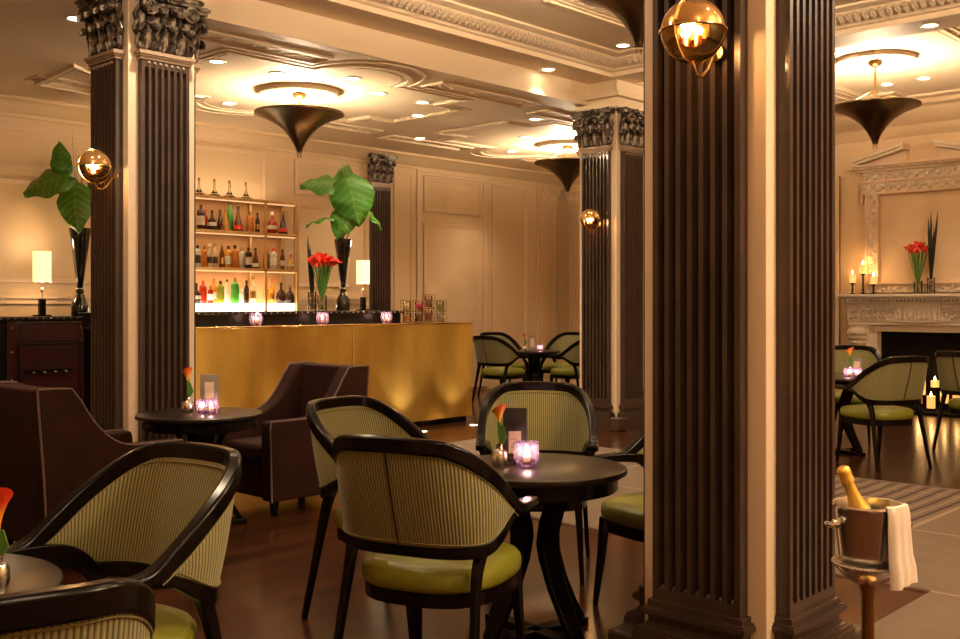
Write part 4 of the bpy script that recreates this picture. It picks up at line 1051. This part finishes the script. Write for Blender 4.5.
# ------------------------------------------------------------------ olive chairs
def chair_proto():
    r = thing('barrel_chair', '', 'chair', (0, 0, 0), 0, 'olive barrel back chairs')
    RX, RYB, YF = .305, .27, .24
    # path, arc length measured from the middle of the back
    pts = []; N = 22
    for k in range(N + 1):
        a = -PI / 2 + (PI / 2) * k / N; ex = .62
        pts.append((RX * (abs(math.cos(a)) ** ex), -RYB * (abs(math.sin(a)) ** ex)))
    for k in range(1, 9): t = k / 8; pts.append((RX - .015 * t * t, YF * t))
    S = [0]
    for p, q in zip(pts, pts[1:]): S.append(S[-1] + math.dist(p, q))
    tot = S[-1]
    def at(s):
        sg = -1 if s < 0 else 1; s = min(abs(s), tot)
        for i in range(len(S) - 1):
            if S[i + 1] >= s:
                t = (s - S[i]) / max(1e-6, S[i + 1] - S[i]); p = pts[i]; q = pts[i + 1]
                return V((sg * (p[0] + (q[0] - p[0]) * t), p[1] + (q[1] - p[1]) * t, 0))
        return V((sg * pts[-1][0], pts[-1][1], 0))
    def sm(x, a, b): x = max(0, min(1, (x - a) / (b - a))); return x * x * (3 - 2 * x)
    ztop = lambda s: .965 - .02 * min(1, (abs(s) / .3) ** 2) - .255 * sm(abs(s), .16, .58)
    zbot = lambda s: .585 + .105 * sm(abs(s), .28, .54)
    lean = lambda z, s: (.11 * (z - .585) / .38) * (1 - sm(abs(s), .1, .5))      # back leans out
    def P(s, z):
        p = at(s); return V((p.x * (1 + .07 * lean(z, s) / .11), p.y - lean(z, s), z))
    sE = .555
    # top rail
    n = 64; tp_, ws, hs = [], [], []
    for i in range(n + 1):
        s = -tot + 2 * tot * i / n; tp_.append(P(s, ztop(s))); e = sm(abs(s), .45, .62)
        ws.append(.042 + .016 * e); hs.append(.056 - .022 * e)
    MB().sweep(tp_, .04, .05, ws=ws, hs=hs).build('top_rail', 'blackwood', r, bevel=.009)
    # bottom rail
    bp, hs = [], []
    for i in range(n + 1):
        s = -sE + 2 * sE * i / n; bp.append(P(s, zbot(s))); hs.append(.05 - .022 * sm(abs(s), .3, .55))
    MB().sweep(bp, .036, .05, hs=hs).build('bottom_rail', 'blackwood', r, bevel=.006)
    # ribbed panel, closed shell
    NU, NV = 56, 6; vs = []; fs = []; uv = []
    for lay in (0, 1):
        for i in range(NU + 1):
            s = -sE + .02 + 2 * (sE - .02) * i / NU; z0 = zbot(s) + .012; z1 = ztop(s) - .012
            p0 = P(s, z0); dd = at(s + .01) - at(s - .01); nn = V((dd.y, -dd.x, 0)).normalized()
            for j in range(NV + 1):
                t = j / NV; z = z0 + (z1 - z0) * t; p = P(s, z)
                off = (.013 + .006 * math.sin(PI * t)) * (1 if lay == 0 else -1)
                vs.append(p + nn * off); uv.append((s * 1.0 + 10, z))
    W = NV + 1; o_ = (NU + 1) * W
    for i in range(NU):
        for j in range(NV):
            a = i * W + j; fs.append((a, a + W, a + W + 1, a + 1)); fs.append((o_ + a, o_ + a + 1, o_ + a + W + 1, o_ + a + W))
    b = MB().add(vs, fs); b.uv = uv
    pn = b.build('back_panel', 'ribbed', r, smooth=60)
    # piping around the panel and the centre seam
    b = MB()
    for lay in (-1, 1):
        for zf, dz in ((ztop, -.034), (zbot, .028)):
            q = []
            for i in range(n + 1):
                s = -sE + .04 + 2 * (sE - .04) * i / n; z = zf(s) + dz; p = P(s, z); dd = at(s + .01) - at(s - .01); nn = V((dd.y, -dd.x, 0)).normalized(); q.append(p + nn * .017 * lay)
            b.tube(q, .0025, 5)
    b.build('piping', mat('panel_piping', (.22, .2, .08), .7) if 'pp' not in M else M['pp'], pn)
    MB().tube([P(0, .60) + V((0, -.016, 0)), P(0, .77) + V((0, -.021, 0)), P(0, .94) + V((0, -.017, 0))], .005, 6).build('centre_seam', mat('seam_brown', (.03, .015, .01), .6), pn)
    # rear legs, arching forward into the arms
    for s in (-1, 1):
        A = at(s * .34)
        pth = [V((s * .29, -.30, 0)), V((s * .275, -.255, .22)), V((s * .262, -.215, .42)), V((s * .259, -.19, .52)), V((s * .268, -.15, .60)), V((s * .28, -.09, .652)), V((s * .286, -.01, .675)), V((s * .286, .10, .685)), V((s * .282, .19, .69))]
        fine = []
        for i in range(len(pth) - 1):
            p0 = pth[max(0, i - 1)]; p1 = pth[i]; p2 = pth[i + 1]; p3 = pth[min(len(pth) - 1, i + 2)]
            for k in range(4):
                t = k / 4; fine.append(.5 * ((2 * p1) + (p2 - p0) * t + (2 * p0 - 5 * p1 + 4 * p2 - p3) * t * t + (3 * p1 - p0 - 3 * p2 + p3) * t ** 3))
        fine.append(pth[-1]); L = len(fine)
        MB().sweep(fine, .034, .04, up=(1, 0, 0), hs=[.022 + .016 * min(1, i / L * 2) for i in range(L)], ws=[.026 + .024 * min(1, i / L * 1.8) - .05 * max(0, i / L - .65) for i in range(L)]).build('leg', 'blackwood', r, bevel=.005)
        lg = MB().sweep([V((s * .235, .29, 0)), V((s * .225, .262, .22)), V((s * .215, .245, .42))], .034, .034, up=(0, 1, 0), ws=[.022, .032, .042], hs=[.022, .032, .042]).build('leg', 'blackwood', r, bevel=.004)
    # seat: frame and cushion
    def outline(k, grow=0):
        a = 2 * PI * k / 48; c, s = math.cos(a), math.sin(a)
        x = (.265 + grow) * abs(c) ** .62 * (1 if c > 0 else -1); y = .035 + (.27 + grow) * abs(s) ** .72 * (1 if s > 0 else -1)
        if y < 0: x *= 1 - .12 * (abs(y) / .23) ** 2
        return x, y
    def pad(levels, name, m, **kw):
        vs = []; fs = []
        for g, z in levels:
            for k in range(48):
                x, y = outline(k, g); vs.append((x, y, z + .010 * (y > .2) * 0))
        n_ = len(levels)
        for j in range(n_ - 1):
            for k in range(48): l = (k + 1) % 48; fs.append((j * 48 + k, j * 48 + l, (j + 1) * 48 + l, (j + 1) * 48 + k))
        fs.append(tuple(reversed(range(48)))); 
        c = len(vs); vs.append((0, .035, levels[-1][1] + .012))
        for k in range(48): fs.append(((n_ - 1) * 48 + k, (n_ - 1) * 48 + (k + 1) % 48, c))
        return MB().add(vs, fs).build(name, m, r, smooth=50, **kw)
    pad([(-.02, .37), (.004, .372), (.004, .418), (-.01, .42)], 'seat_frame', 'blackwood')
    pad([(-.015, .42), (.004, .424), (.014, .438), (.017, .46), (.014, .484), (.0, .502), (-.025, .512), (-.07, .519), (-.14, .524)], 'seat_cushion', 'olive')
    return r
cp = chair_proto(); cused = [False]
def chair(pos, face_to=None, ang=None, label=''):
    if face_to is not None: d = V((face_to[0] - pos[0], face_to[1] - pos[1])); ang = math.atan2(d.y, d.x)
    o = place(cp, not cused[0], (pos[0], pos[1], 0), ang - PI / 2, label); cused[0] = True; return o
C1 = from_view(437, 3.88); C2 = from_view(395, 4.80); C3 = from_view(99, 3.04); C4 = from_view(674, 4.9); C5 = from_view(537, 5.62)
chair(C1, ang=math.radians(43.2 - 25), label='olive chair seen from behind in the centre foreground, its seat and back seam facing us')
chair(C2, ang=math.atan2((RIGHT * .82 + TOCAM * .57).y, (RIGHT * .82 + TOCAM * .57).x), label='olive chair left of the centre table, standing behind the chair seen from behind')
chair(C5, T1, label='olive chair facing us on the far side of the centre foreground table')
chair(C4, T1, label='olive chair at the right of the centre table, cut off by the foreground column')
ca = math.atan2(T3.y - C3.y, T3.x - C3.x)
chair(C3, ang=ca, label='large olive chair at lower left with its ribbed inner back in full view')
C6 = V((.80, 1.93, 0)) - RIGHT * .12
chair(C6, T3, label='olive chair at the bottom left corner, only the top rail of its back showing')
def rel(T, lat, dep):
    p = V((T.x, T.y, 0)) + RIGHT * lat - TOCAM * dep; return p
chair(rel(T5, -.50, -.55), T5, label='distant olive chair beyond the bar end, near left of its table')
chair(rel(T5, -.42, .64), T5, label='distant olive chair beyond the bar end, far left of its table by the wall')
chair(rel(T5, .56, -.45), T5, label='distant olive chair left of the distant column, near right of its table')
chair(rel(T5, .48, .66), T5, label='distant olive chair left of the distant column, far right of its table by the wall')
CR1 = from_view(880, 9.25)
chair(CR1, ang=math.atan2((RIGHT * -.34 - TOCAM * .94).y, (RIGHT * -.34 - TOCAM * .94).x), label='olive chair at right seen from behind, between foreground column and hearth candles')
chair(from_view(848, 10.85), T6, label='olive chair beyond the right hand table, its inner back facing us beside the column')
CR2 = from_view(980, 10.0)
chair(CR2, ang=math.atan2((RIGHT * .9 - TOCAM * .45).y, (RIGHT * .9 - TOCAM * .45).x), label='olive chair cut off by the right picture edge before the fireplace')

# ------------------------------------------------------------------ brown velvet armchairs
def armchair_proto():
    r = thing('velvet_armchair', '', 'armchair', (0, 0, 0), 0, 'brown velvet armchairs')
    W, D = .72, .80
    def side_profile(zc=.10):
        p = [(0, zc), (D, zc), (D + .01, .60), (D, .645), (.52, .645)]
        for k in range(1, 10):
            t = k / 10; p.append((.52 - .37 * t, .645 + .335 * t ** 2.3))
        p += [(.13, .985), (.06, .99), (-.05, .99), (-.055, .97), (-.02, .5)]
        return [(y - D / 2, z) for y, z in p]
    sp = side_profile()
    for s in (-1, 1):
        x0, x1 = (s * W / 2, s * (W / 2 - .12))
        MB().prism(sp, min(x0, x1), max(x0, x1), 'x').build('arm_wing', 'velvet', r, bevel=.014)
        b = MB(); b.tube([(s * (W / 2 - .004), y, z) for y, z in sp[1:-1]], .006, 6)
        b.tube([(s * (W / 2 - .004), y, z) for y, z in (sp[-2], sp[-1], sp[0])], .006, 6); b.build('piping', 'piping', r)
    bk = [(-D / 2 - .02, .12), (-D / 2 + .10, .12), (-D / 2 + .12, .5), (-D / 2 + .085, .985), (-D / 2 - .05, .985), (-D / 2 - .055, .965), (-D / 2 - .02, .5)]
    MB().prism(bk, -W / 2 + .11, W / 2 - .11, 'x').build('backrest', 'velvet', r, bevel=.012)
    MB().box(-W / 2 + .11, -D / 2 + .09, .11, W / 2 - .11, D / 2 - .02, .34).build('seat_base', 'velvet', r, bevel=.015)
    MB().box(-W / 2 + .122, -D / 2 + .13, .34, W / 2 - .122, D / 2 - .005, .475).build('seat_cushion', 'velvet', r, bevel=.035)
    for sx in (-1, 1):
        for sy in (-1, 1):
            x = sx * (W / 2 - .06); y = sy * (D / 2 - .06)
            MB().sweep([(x, y, 0), (x, y, .11)], .05, .05, ws=[.032, .05], hs=[.032, .05]).build('leg', 'blackwood', r)
    return r
ap = armchair_proto()
place(ap, True, (2.42 + .40, 5.40 + .385, 0), -PI / 2, 'brown velvet armchair at the left edge, seen from its back and side')
place(ap, False, (4.10 + .40, 5.75 + .385, 0), PI / 2, 'brown velvet armchair right of its round table, in front of the brass bar')

# ------------------------------------------------------------------ champagne bucket on its stand
BK = from_view(868, 3.42)
r = thing('bucket_stand', 'slim metal pedestal stand holding the champagne bucket beside the foreground column', 'stand', (BK.x, BK.y, 0))
MB().lathe([(.001, 0), (.15, 0), (.15, .012), (.06, .03), (.026, .06), (.022, .09), (.020, .48), (.026, .5), (.03, .52), (.001, .52)], 28).build('pole', 'brassdark', r)
MB().lathe([(.001, .515), (.03, .515), (.06, .53), (.085, .55), (.105, .573), (.112, .588), (.108, .588), (.10, .576), (.001, .572)], 36).build('dish', 'silver', r)
b = MB()
for k in range(60):
    a = 2 * PI * k / 60; b.sphere((.112 * math.cos(a), .112 * math.sin(a), .588), .006, 1, 6, 4)
b.build('beaded_rim', 'silver', r)
BZ = .575
r = thing('champagne_bucket', 'shiny metal champagne bucket with knob handles on the pedestal stand', 'ice bucket', (BK.x, BK.y, BZ))
MB().lathe([(.001, 0), (.086, 0), (.09, .006), (.108, .19), (.111, .20), (.115, .205), (.113, .212), (.106, .21), (.103, .19), (.085, .012), (.001, .012)], 48).build('bucket_body', 'chrome', r)
for s in (-1, 1):
    hd = RIGHT * s
    MB().sweep([hd * .098 + UP * .14, hd * .118 + UP * .142], .03, .03, n=10).build('handle_mount', 'silver', r)
    q = TOCAM * .038
    MB().sweep([hd * .125 + UP * .142 - q, hd * .132 + UP * .142 - q * .5, hd * .132 + UP * .142 + q * .5, hd * .125 + UP * .142 + q], .018, .018, n=10, ws=[.012, .02, .02, .012], hs=[.012, .02, .02, .012]).build('knob_handle', 'silver', r)
# bottle leaning in the bucket
tilt = (UP * 1.0 - RIGHT * .42 + TOCAM * .05).normalized()
org = V((BK.x, BK.y, BZ)) + RIGHT * .04 + UP * .018
r = bpy.data.objects.new('champagne_bottle', None); COL.objects.link(r); r.location = org; r.rotation_euler = tilt.to_track_quat('Z', 'Y').to_euler()
r.scale = (1.2, 1.2, 1.0); tag(r, 'gold foiled champagne bottle leaning in the shiny bucket', 'bottle')
MB().lathe([(.001, .02), (.038, .02), (.040, .035), (.040, .13), (.032, .17), (.022, .20), (.001, .20)], 24).build('glass_body', mat('dark_green_glass', (.01, .03, .01), .1), r)
MB().lathe([(.001, .185), (.030, .185), (.022, .215), (.0165, .25), (.015, .285), (.0185, .288), (.0195, .30), (.0175, .305), (.0195, .32), (.018, .335), (.012, .342), (.001, .344)], 24).build('foil_neck', 'goldfoil', r)
MB().lathe([(.001, 0), (.011, 0), (.011, .003), (.001, .003)], 16).xf(Matrix.Translation((0, 0, .20)) @ Matrix.Rotation(PI / 2, 4, 'X') @ Matrix.Translation((0, 0, .0235))).build('neck_seal', 'ink', r)
# linen napkin over the rim at the right: folded strip, inside and outside
nap = MB(); vs = []; fs = []
path = [(.078, .12), (.092, .17), (.101, .205), (.108, .219), (.117, .216), (.122, .19), (.124, .13), (.128, .06), (.136, .02), (.139, -.03)]
NUu = 16
for lay in (0, 1):
    for j, (rad_, z) in enumerate(path):
        for i in range(NUu + 1):
            t = i / NUu; ang = math.radians(32) + (t - .5) * math.radians(58)
            rr = rad_ + (.006 * math.sin(t * 9 + .6) + .005 * math.sin(t * 17)) * max(0, (j - 3) / 6) + (.004 if lay else 0)
            dirv = RIGHT * math.cos(ang) + TOCAM * math.sin(ang + .55)
            dirv = (RIGHT * math.cos(ang + .35) + TOCAM * math.sin(ang + .35))
            vs.append(V((BK.x, BK.y, BZ)) + dirv * rr + UP * (z - .012 * t * (j > 6)))
W = NUu + 1; o_ = W * len(path)
for j in range(len(path) - 1):
    for i in range(NUu):
        a = j * W + i; fs.append((a, a + 1, a + W + 1, a + W)); fs.append((o_ + a, o_ + a + W, o_ + a + W + 1, o_ + a + 1))
    for i in (0, NUu): a = j * W + i; fs.append((a, a + W, o_ + a + W, o_ + a))
for j in (0, len(path) - 1):
    for i in range(NUu): a = j * W + i; fs.append((a, a + 1, o_ + a + 1, o_ + a))
nap.add(vs, fs)
tag(nap.build('napkin', 'linen', None, smooth=60), 'white linen napkin draped over the rim of the champagne bucket', 'napkin')

# ------------------------------------------------------------------ fireplace
FYC = 5.27
fp = thing('fireplace', 'carved pale marble mantelpiece with dark hearth opening on the right wall', 'fireplace', (X1, FYC, 0))
def fo(b): return b.xf(Matrix.Translation((-X1, 0, 0)))     # built with x in world, y relative to the centre
for s in (-1, 1):
    ya, yb = sorted((s * .72, s * .98))
    fo(MB().box(X1 - .22, ya, 0, X1, yb, 1.14)).build('jamb', 'mantel', fp, bevel=.008)
    fo(MB().box(X1 - .24, ya - .02, 0, X1, yb + .02, .16)).build('jamb_block', 'mantel', fp, bevel=.006)
    # carved console with drop
    cb_ = MB()
    for k in range(9):
        z = .5 + k * .066; w = .05 + .012 * k; cb_.sphere((X1 - .235 - .004 * k, s * .85, z), w, .55, 12, 6)
    fo(cb_).build('carved_drop', 'mantelcarve', fp)
fo(MB().box(X1 - .24, -.99, 1.14, X1, .99, 1.19)).build('architrave', 'mantel', fp, bevel=.006)
fo(MB().box(X1 - .18, -.74, .0, X1 - .0, -.60, 1.14).box(X1 - .18, .60, .0, X1 - .0, .74, 1.14).box(X1 - .18, -.60, 1.05, X1, .60, 1.14)).build('inner_surround', 'mantel', fp, bevel=.006)
fo(MB().box(X1 - .25, -1.0, 1.19, X1, 1.0, 1.44)).build('frieze', 'mantel', fp, bevel=.004)
tb = fo(MB().box(X1 - .28, -.30, 1.185, X1 - .24, .30, 1.44)).build('centre_tablet', 'mantel', fp, bevel=.004)
b = MB(); rnd = random.Random(11)
for k in range(9):      # relief figures
    y = -.26 + k * .065 + rnd.uniform(-.008, .008)
    b.sphere((X1 - .285, y, 1.395), .014, 1.2, 8, 6); b.sphere((X1 - .283, y, 1.33), .020, 2.4, 8, 6); b.sphere((X1 - .283, y + .012, 1.25), .013, 3.4, 8, 6); b.sphere((X1 - .283, y - .012, 1.25), .012, 3.2, 8, 6)
fo(b).build('relief_figures', 'mantelcarve', fp)
for s in (-1, 1):
    b = MB()
    for k in range(5):      # scrolls
        c = s * (.38 + k * .125); pts = []
        for q in range(26):
            a = q / 25 * PI * 3.4; rr = .055 * (1 - .75 * q / 25); pts.append((X1 - .262, c + rr * math.cos(a + k) * s, 1.315 + rr * 1.3 * math.sin(a + k)))
        b.tube(pts, .012, 6)
        b.sphere((X1 - .26, c + s * .06, 1.25), .022, 1.5, 8, 6); b.sphere((X1 - .26, c - s * .05, 1.39), .018, 1.2, 8, 6)
    fo(b).build('scroll_carving', 'mantelcarve', fp)
# cornice shelf
fo(MB().box(X1 - .29, -1.03, 1.44, X1, 1.03, 1.47).box(X1 - .33, -1.06, 1.50, X1, 1.06, 1.53)).build('cornice', 'mantel', fp, bevel=.006)
b = MB()
for k in range(40): y = -1.02 + k * .0523; b.box(X1 - .32, y - .016, 1.47, X1, y + .016, 1.50)
o = fo(b).build('dentils', 'mantel', fp)
fo(MB().box(X1 - .38, -1.10, 1.53, X1, 1.10, 1.575)).build('mantel_shelf', 'mantel', fp, bevel=.01)
# firebox as a dark recess
fo(MB().box(X1 - .02, -.6, 0, X1 - .005, .6, 1.05)).build('firebox', 'firebox', fp)
fo(MB().box(X1 - .95, -1.0, 0, X1, 1.0, .03)).build('hearth_slab', 'firebox', fp, bevel=.004)
fp.location = (X1, FYC, 0)
MSH = 1.575
# overmantel frame with broken pediment
om = thing('overmantel_frame', 'carved plaster frame with broken pediment above the mantel shelf', 'wall frame', (X1, FYC, MSH))
def oo(b): return b.xf(Matrix.Translation((-X1, 0, -MSH)))
def carved_strip(y0, y1, z0, z1, x=X1 - .10):
    b = MB(); b.box(x, y0, z0, X1, y1, z1)
    vert = (z1 - z0) > (y1 - y0); n = int(max(z1 - z0, y1 - y0) / .07)
    for k in range(n):
        t = (k + .5) / n
        if vert: cy, cz = (y0 + y1) / 2 + (.022 if k % 2 else -.022), z0 + t * (z1 - z0)
        else: cy, cz = y0 + t * (y1 - y0), (z0 + z1) / 2 + (.022 if k % 2 else -.022)
        b.sphere((x, cy, cz), .034, 1.1, 8, 6); b.sphere((x, cy + (.03 if k % 2 else -.03), cz + .02), .018, 1, 6, 4)
    return b
oo(carved_strip(.63, .77, 1.86, 3.0)).build('carved_stile', 'carved', om); oo(carved_strip(-.77, -.63, 1.86, 3.0)).build('carved_stile', 'carved', om)
oo(carved_strip(-.86, .86, 3.0, 3.16)).build('carved_head', 'carved', om); oo(carved_strip(-.80, .80, 1.60, 1.72, X1 - .07)).build('carved_sill', 'carved', om)
b = MB()
for s in (-1, 1):
    b.box(X1 - .12, s * .61, 1.72, X1, s * .64, 3.02).box(X1 - .12, s * .765, 1.72, X1, s * .80, 3.0)
b.box(X1 - .126, -.64, 2.985, X1, .64, 3.015).box(X1 - .13, -.88, 3.155, X1, .88, 3.185).box(X1 - .126, -.84, 1.715, X1, .84, 1.74)
for s in (-1, 1): b.box(X1 - .114, s * .86, 2.86, X1, s * .83, 3.155)
oo(b).build('frame_beads', 'trimc', om, bevel=.004)
oo(MB().box(X1 - .02, -.62, 1.73, X1 - .001, .62, 3.0)).build('inner_panel', 'panel', om)
oo(carved_strip(-.82, .82, 3.185, 3.31, X1 - .12)).build('carved_frieze', 'carved', om)
b = MB(); b.box(X1 - .17, -.90, 3.31, X1, .90, 3.34).box(X1 - .26, -.98, 3.375, X1, .98, 3.41).box(X1 - .22, -.94, 3.34, X1, .94, 3.375)
oo(b).build('pediment_cornice', 'trimc', om, bevel=.005)
b = MB()
for k in range(48): y = -.95 + k * .0404; b.box(X1 - .245, y - .012, 3.345, X1 - .2, y + .012, 3.373)
oo(b).build('dentils', 'trimc', om)
for s in (-1, 1):
    b = MB()
    for (o1, x_) in ((0, .24), (.04, .28)):
        b.prism([(s * .94, 3.40 + o1), (s * .20, 3.58 + o1), (s * .20, 3.62 + o1), (s * .94, 3.44 + o1)], X1 - x_, X1, 'x')
    oo(b).build('raking_cornice', 'carved', om)
    oo(MB().prism([(s * .90, 3.41), (s * .22, 3.41), (s * .22, 3.57)], X1 - .10, X1, 'x')).build('tympanum', 'trimc', om)
# mantel candles
def pillar_candle(loc, label, R=.045, h=.12, w=1.2, group='pillar candles by the fireplace'):
    r = thing('pillar_candle', label, 'candle', loc, 0, group)
    MB().lathe([(.001, 0), (R, 0), (R, h), (R - .008, h), (R - .018, h - .012), (.001, h - .016)], 20).build('wax_body', 'wax', r)
    MB().lathe([(.001, h - .01), (.010, h + .012), (.008, h + .03), (.001, h + .055)], 10).build('flame', 'flame', r)
    point((loc[0], loc[1], loc[2] + h + .07), w, .02, (1, .55, .2))
    return r
def holder(loc, h, label):
    r = MB().lathe([(.001, 0), (.045, 0), (.045, .008), (.015, .02), (.012, .05), (.02, .06), (.012, .075), (.012, h - .03), (.035, h - .01), (.05, h - .005), (.05, h), (.001, h)], 20).build('candle_holder', 'blackwood', None, loc=loc)
    return tag(r, label, 'candle holder', 'dark candle holders on the mantel')
def mant(px, x=X1 - .22): u_ = (px - 480) / F; d = x / (CX + CY * u_); return V((x, d * (CY - CX * u_), MSH))
for px, h, ch, nm in ((852.5, .16, .13, 'left'), (863, .29, .13, 'middle and tallest'), (873.5, .14, .11, 'right')):
    p = mant(px); holder(p, h, 'dark turned candle holder on the mantel shelf, %s of three' % nm)
    pillar_candle((p.x, p.y, MSH + h), 'lit pillar candle on the mantel shelf, %s of three' % nm, .048, ch, .35)
p = mant(918, X1 - .27); bouquet(p, 'bunch of red calla lilies in a glass vase on the mantel shelf', 18, .14, .62, 1.0)
p = mant(931, X1 - .27); blade_vase(p, 'clear vase of tall dark blade leaves on the mantel shelf, right of the red flowers', [(.0, 1.12), (-.04, 1.05), (.09, 1.12), (.04, .9)])
# hearth candles, on small stepped iron stands
def hearth(px, x, z): u_ = (px - 480) / F; d = x / (CX + CY * u_); return V((x, d * (CY - CX * u_), z))
hc = [(921.5, 14.38, .20, .19, 'tall candle at upper left'), (935, 14.40, .31, .09, 'short candle at the top'), (931, 14.0, .06, .16, 'candle at the bottom centre'), (944.5, 14.1, .13, .15, 'candle at the right'), (918, 14.05, .11, .12, 'candle half hidden behind the chair leg'), (957, 14.2, .16, .12, 'candle at the picture edge')]
for px, x, z, h, nm in hc:
    p = hearth(px, x, .03)
    s = MB().lathe([(.001, 0), (.06, 0), (.055, .008), (.018, .015), (.015, z - .045), (.06, z - .035), (.06, z - .03), (.001, z - .03)], 18).build('candle_stand', 'firebox', None, loc=p); tag(s, 'low black iron stand under the hearth %s' % nm, 'candle stand', 'candle stands on the hearth')
    pillar_candle((p.x, p.y, z), 'lit pillar candle on the hearth, %s' % nm, .052, h, .15)

# ------------------------------------------------------------------ added lights without fixtures
# some stand for unseen room lamps, others are added to brighten columns and bar
point((1.6, 4.46, 3.75), 50, .15); point((6.5, -.3, 3.75), 90, .15); point((1.4, -.4, 3.75), 30, .15); point((4.3, -1.3, 3.6), 150, .15)  # last one is added to light the near column faces
for x, y, w in ((1.2, .2, 22), (2.8, -1.2, 22), (4.8, .6, 30), (6.2, 1.2, 30), (7.6, 2.6, 22), (.6, 4.6, 12), (5.0, 3.0, 14), (5.2, 5.6, 30),
                (7.4, 5.8, 40), (9.4, 5.6, 45), (3.8, .9, 60), (3.9, 6.1, 90), (9.9, 6.3, 50), (11.5, 2.6, 22), (12.9, 4.2, 30), (12.4, 6.0, 22), (13.2, 9.0, 30),  # the strong ones before the columns are added to brighten them
                (5.2, 8.0, 75), (6.6, 8.0, 75), (8.0, 8.0, 75), (2.6, 6.2, 25)):  # the row above the bar front is added to brighten the brass
    spot((x, y, (ZM if y < 6.9 else ZB) - .03), w, 2.0, .7, .06)
for x in (9.6, 12.2): spot((x, 10.9, ZB - .03), 40, 1.7, .7, .05)
w = bpy.data.worlds.new('room_world'); bpy.context.scene.world = w; w.use_nodes = True
w.node_tree.nodes['Background'].inputs[0].default_value = (.02, .012, .008, 1)

# ------------------------------------------------------------------ camera
cam = bpy.data.cameras.new('camera'); co_ = bpy.data.objects.new('camera', cam); COL.objects.link(co_)
co_.location = (0, 0, EYE); co_.rotation_euler = (PI / 2, 0, -math.atan2(CX, CY))
cam.sensor_width = 36; cam.lens = F / 960 * 36; cam.shift_y = -16.5 / 960; cam.clip_start = .05
sc = bpy.context.scene; sc.camera = co_
sc.view_settings.view_transform = 'Standard'; sc.view_settings.look = 'None'; sc.view_settings.gamma = 1; sc.view_settings.exposure = 0.92
sc.view_settings.use_curve_mapping = False
sc.cycles.use_denoising = True; sc.cycles.max_bounces = 8; sc.cycles.caustics_reflective = False; sc.cycles.caustics_refractive = False
sc.cycles.sample_clamp_indirect = 6
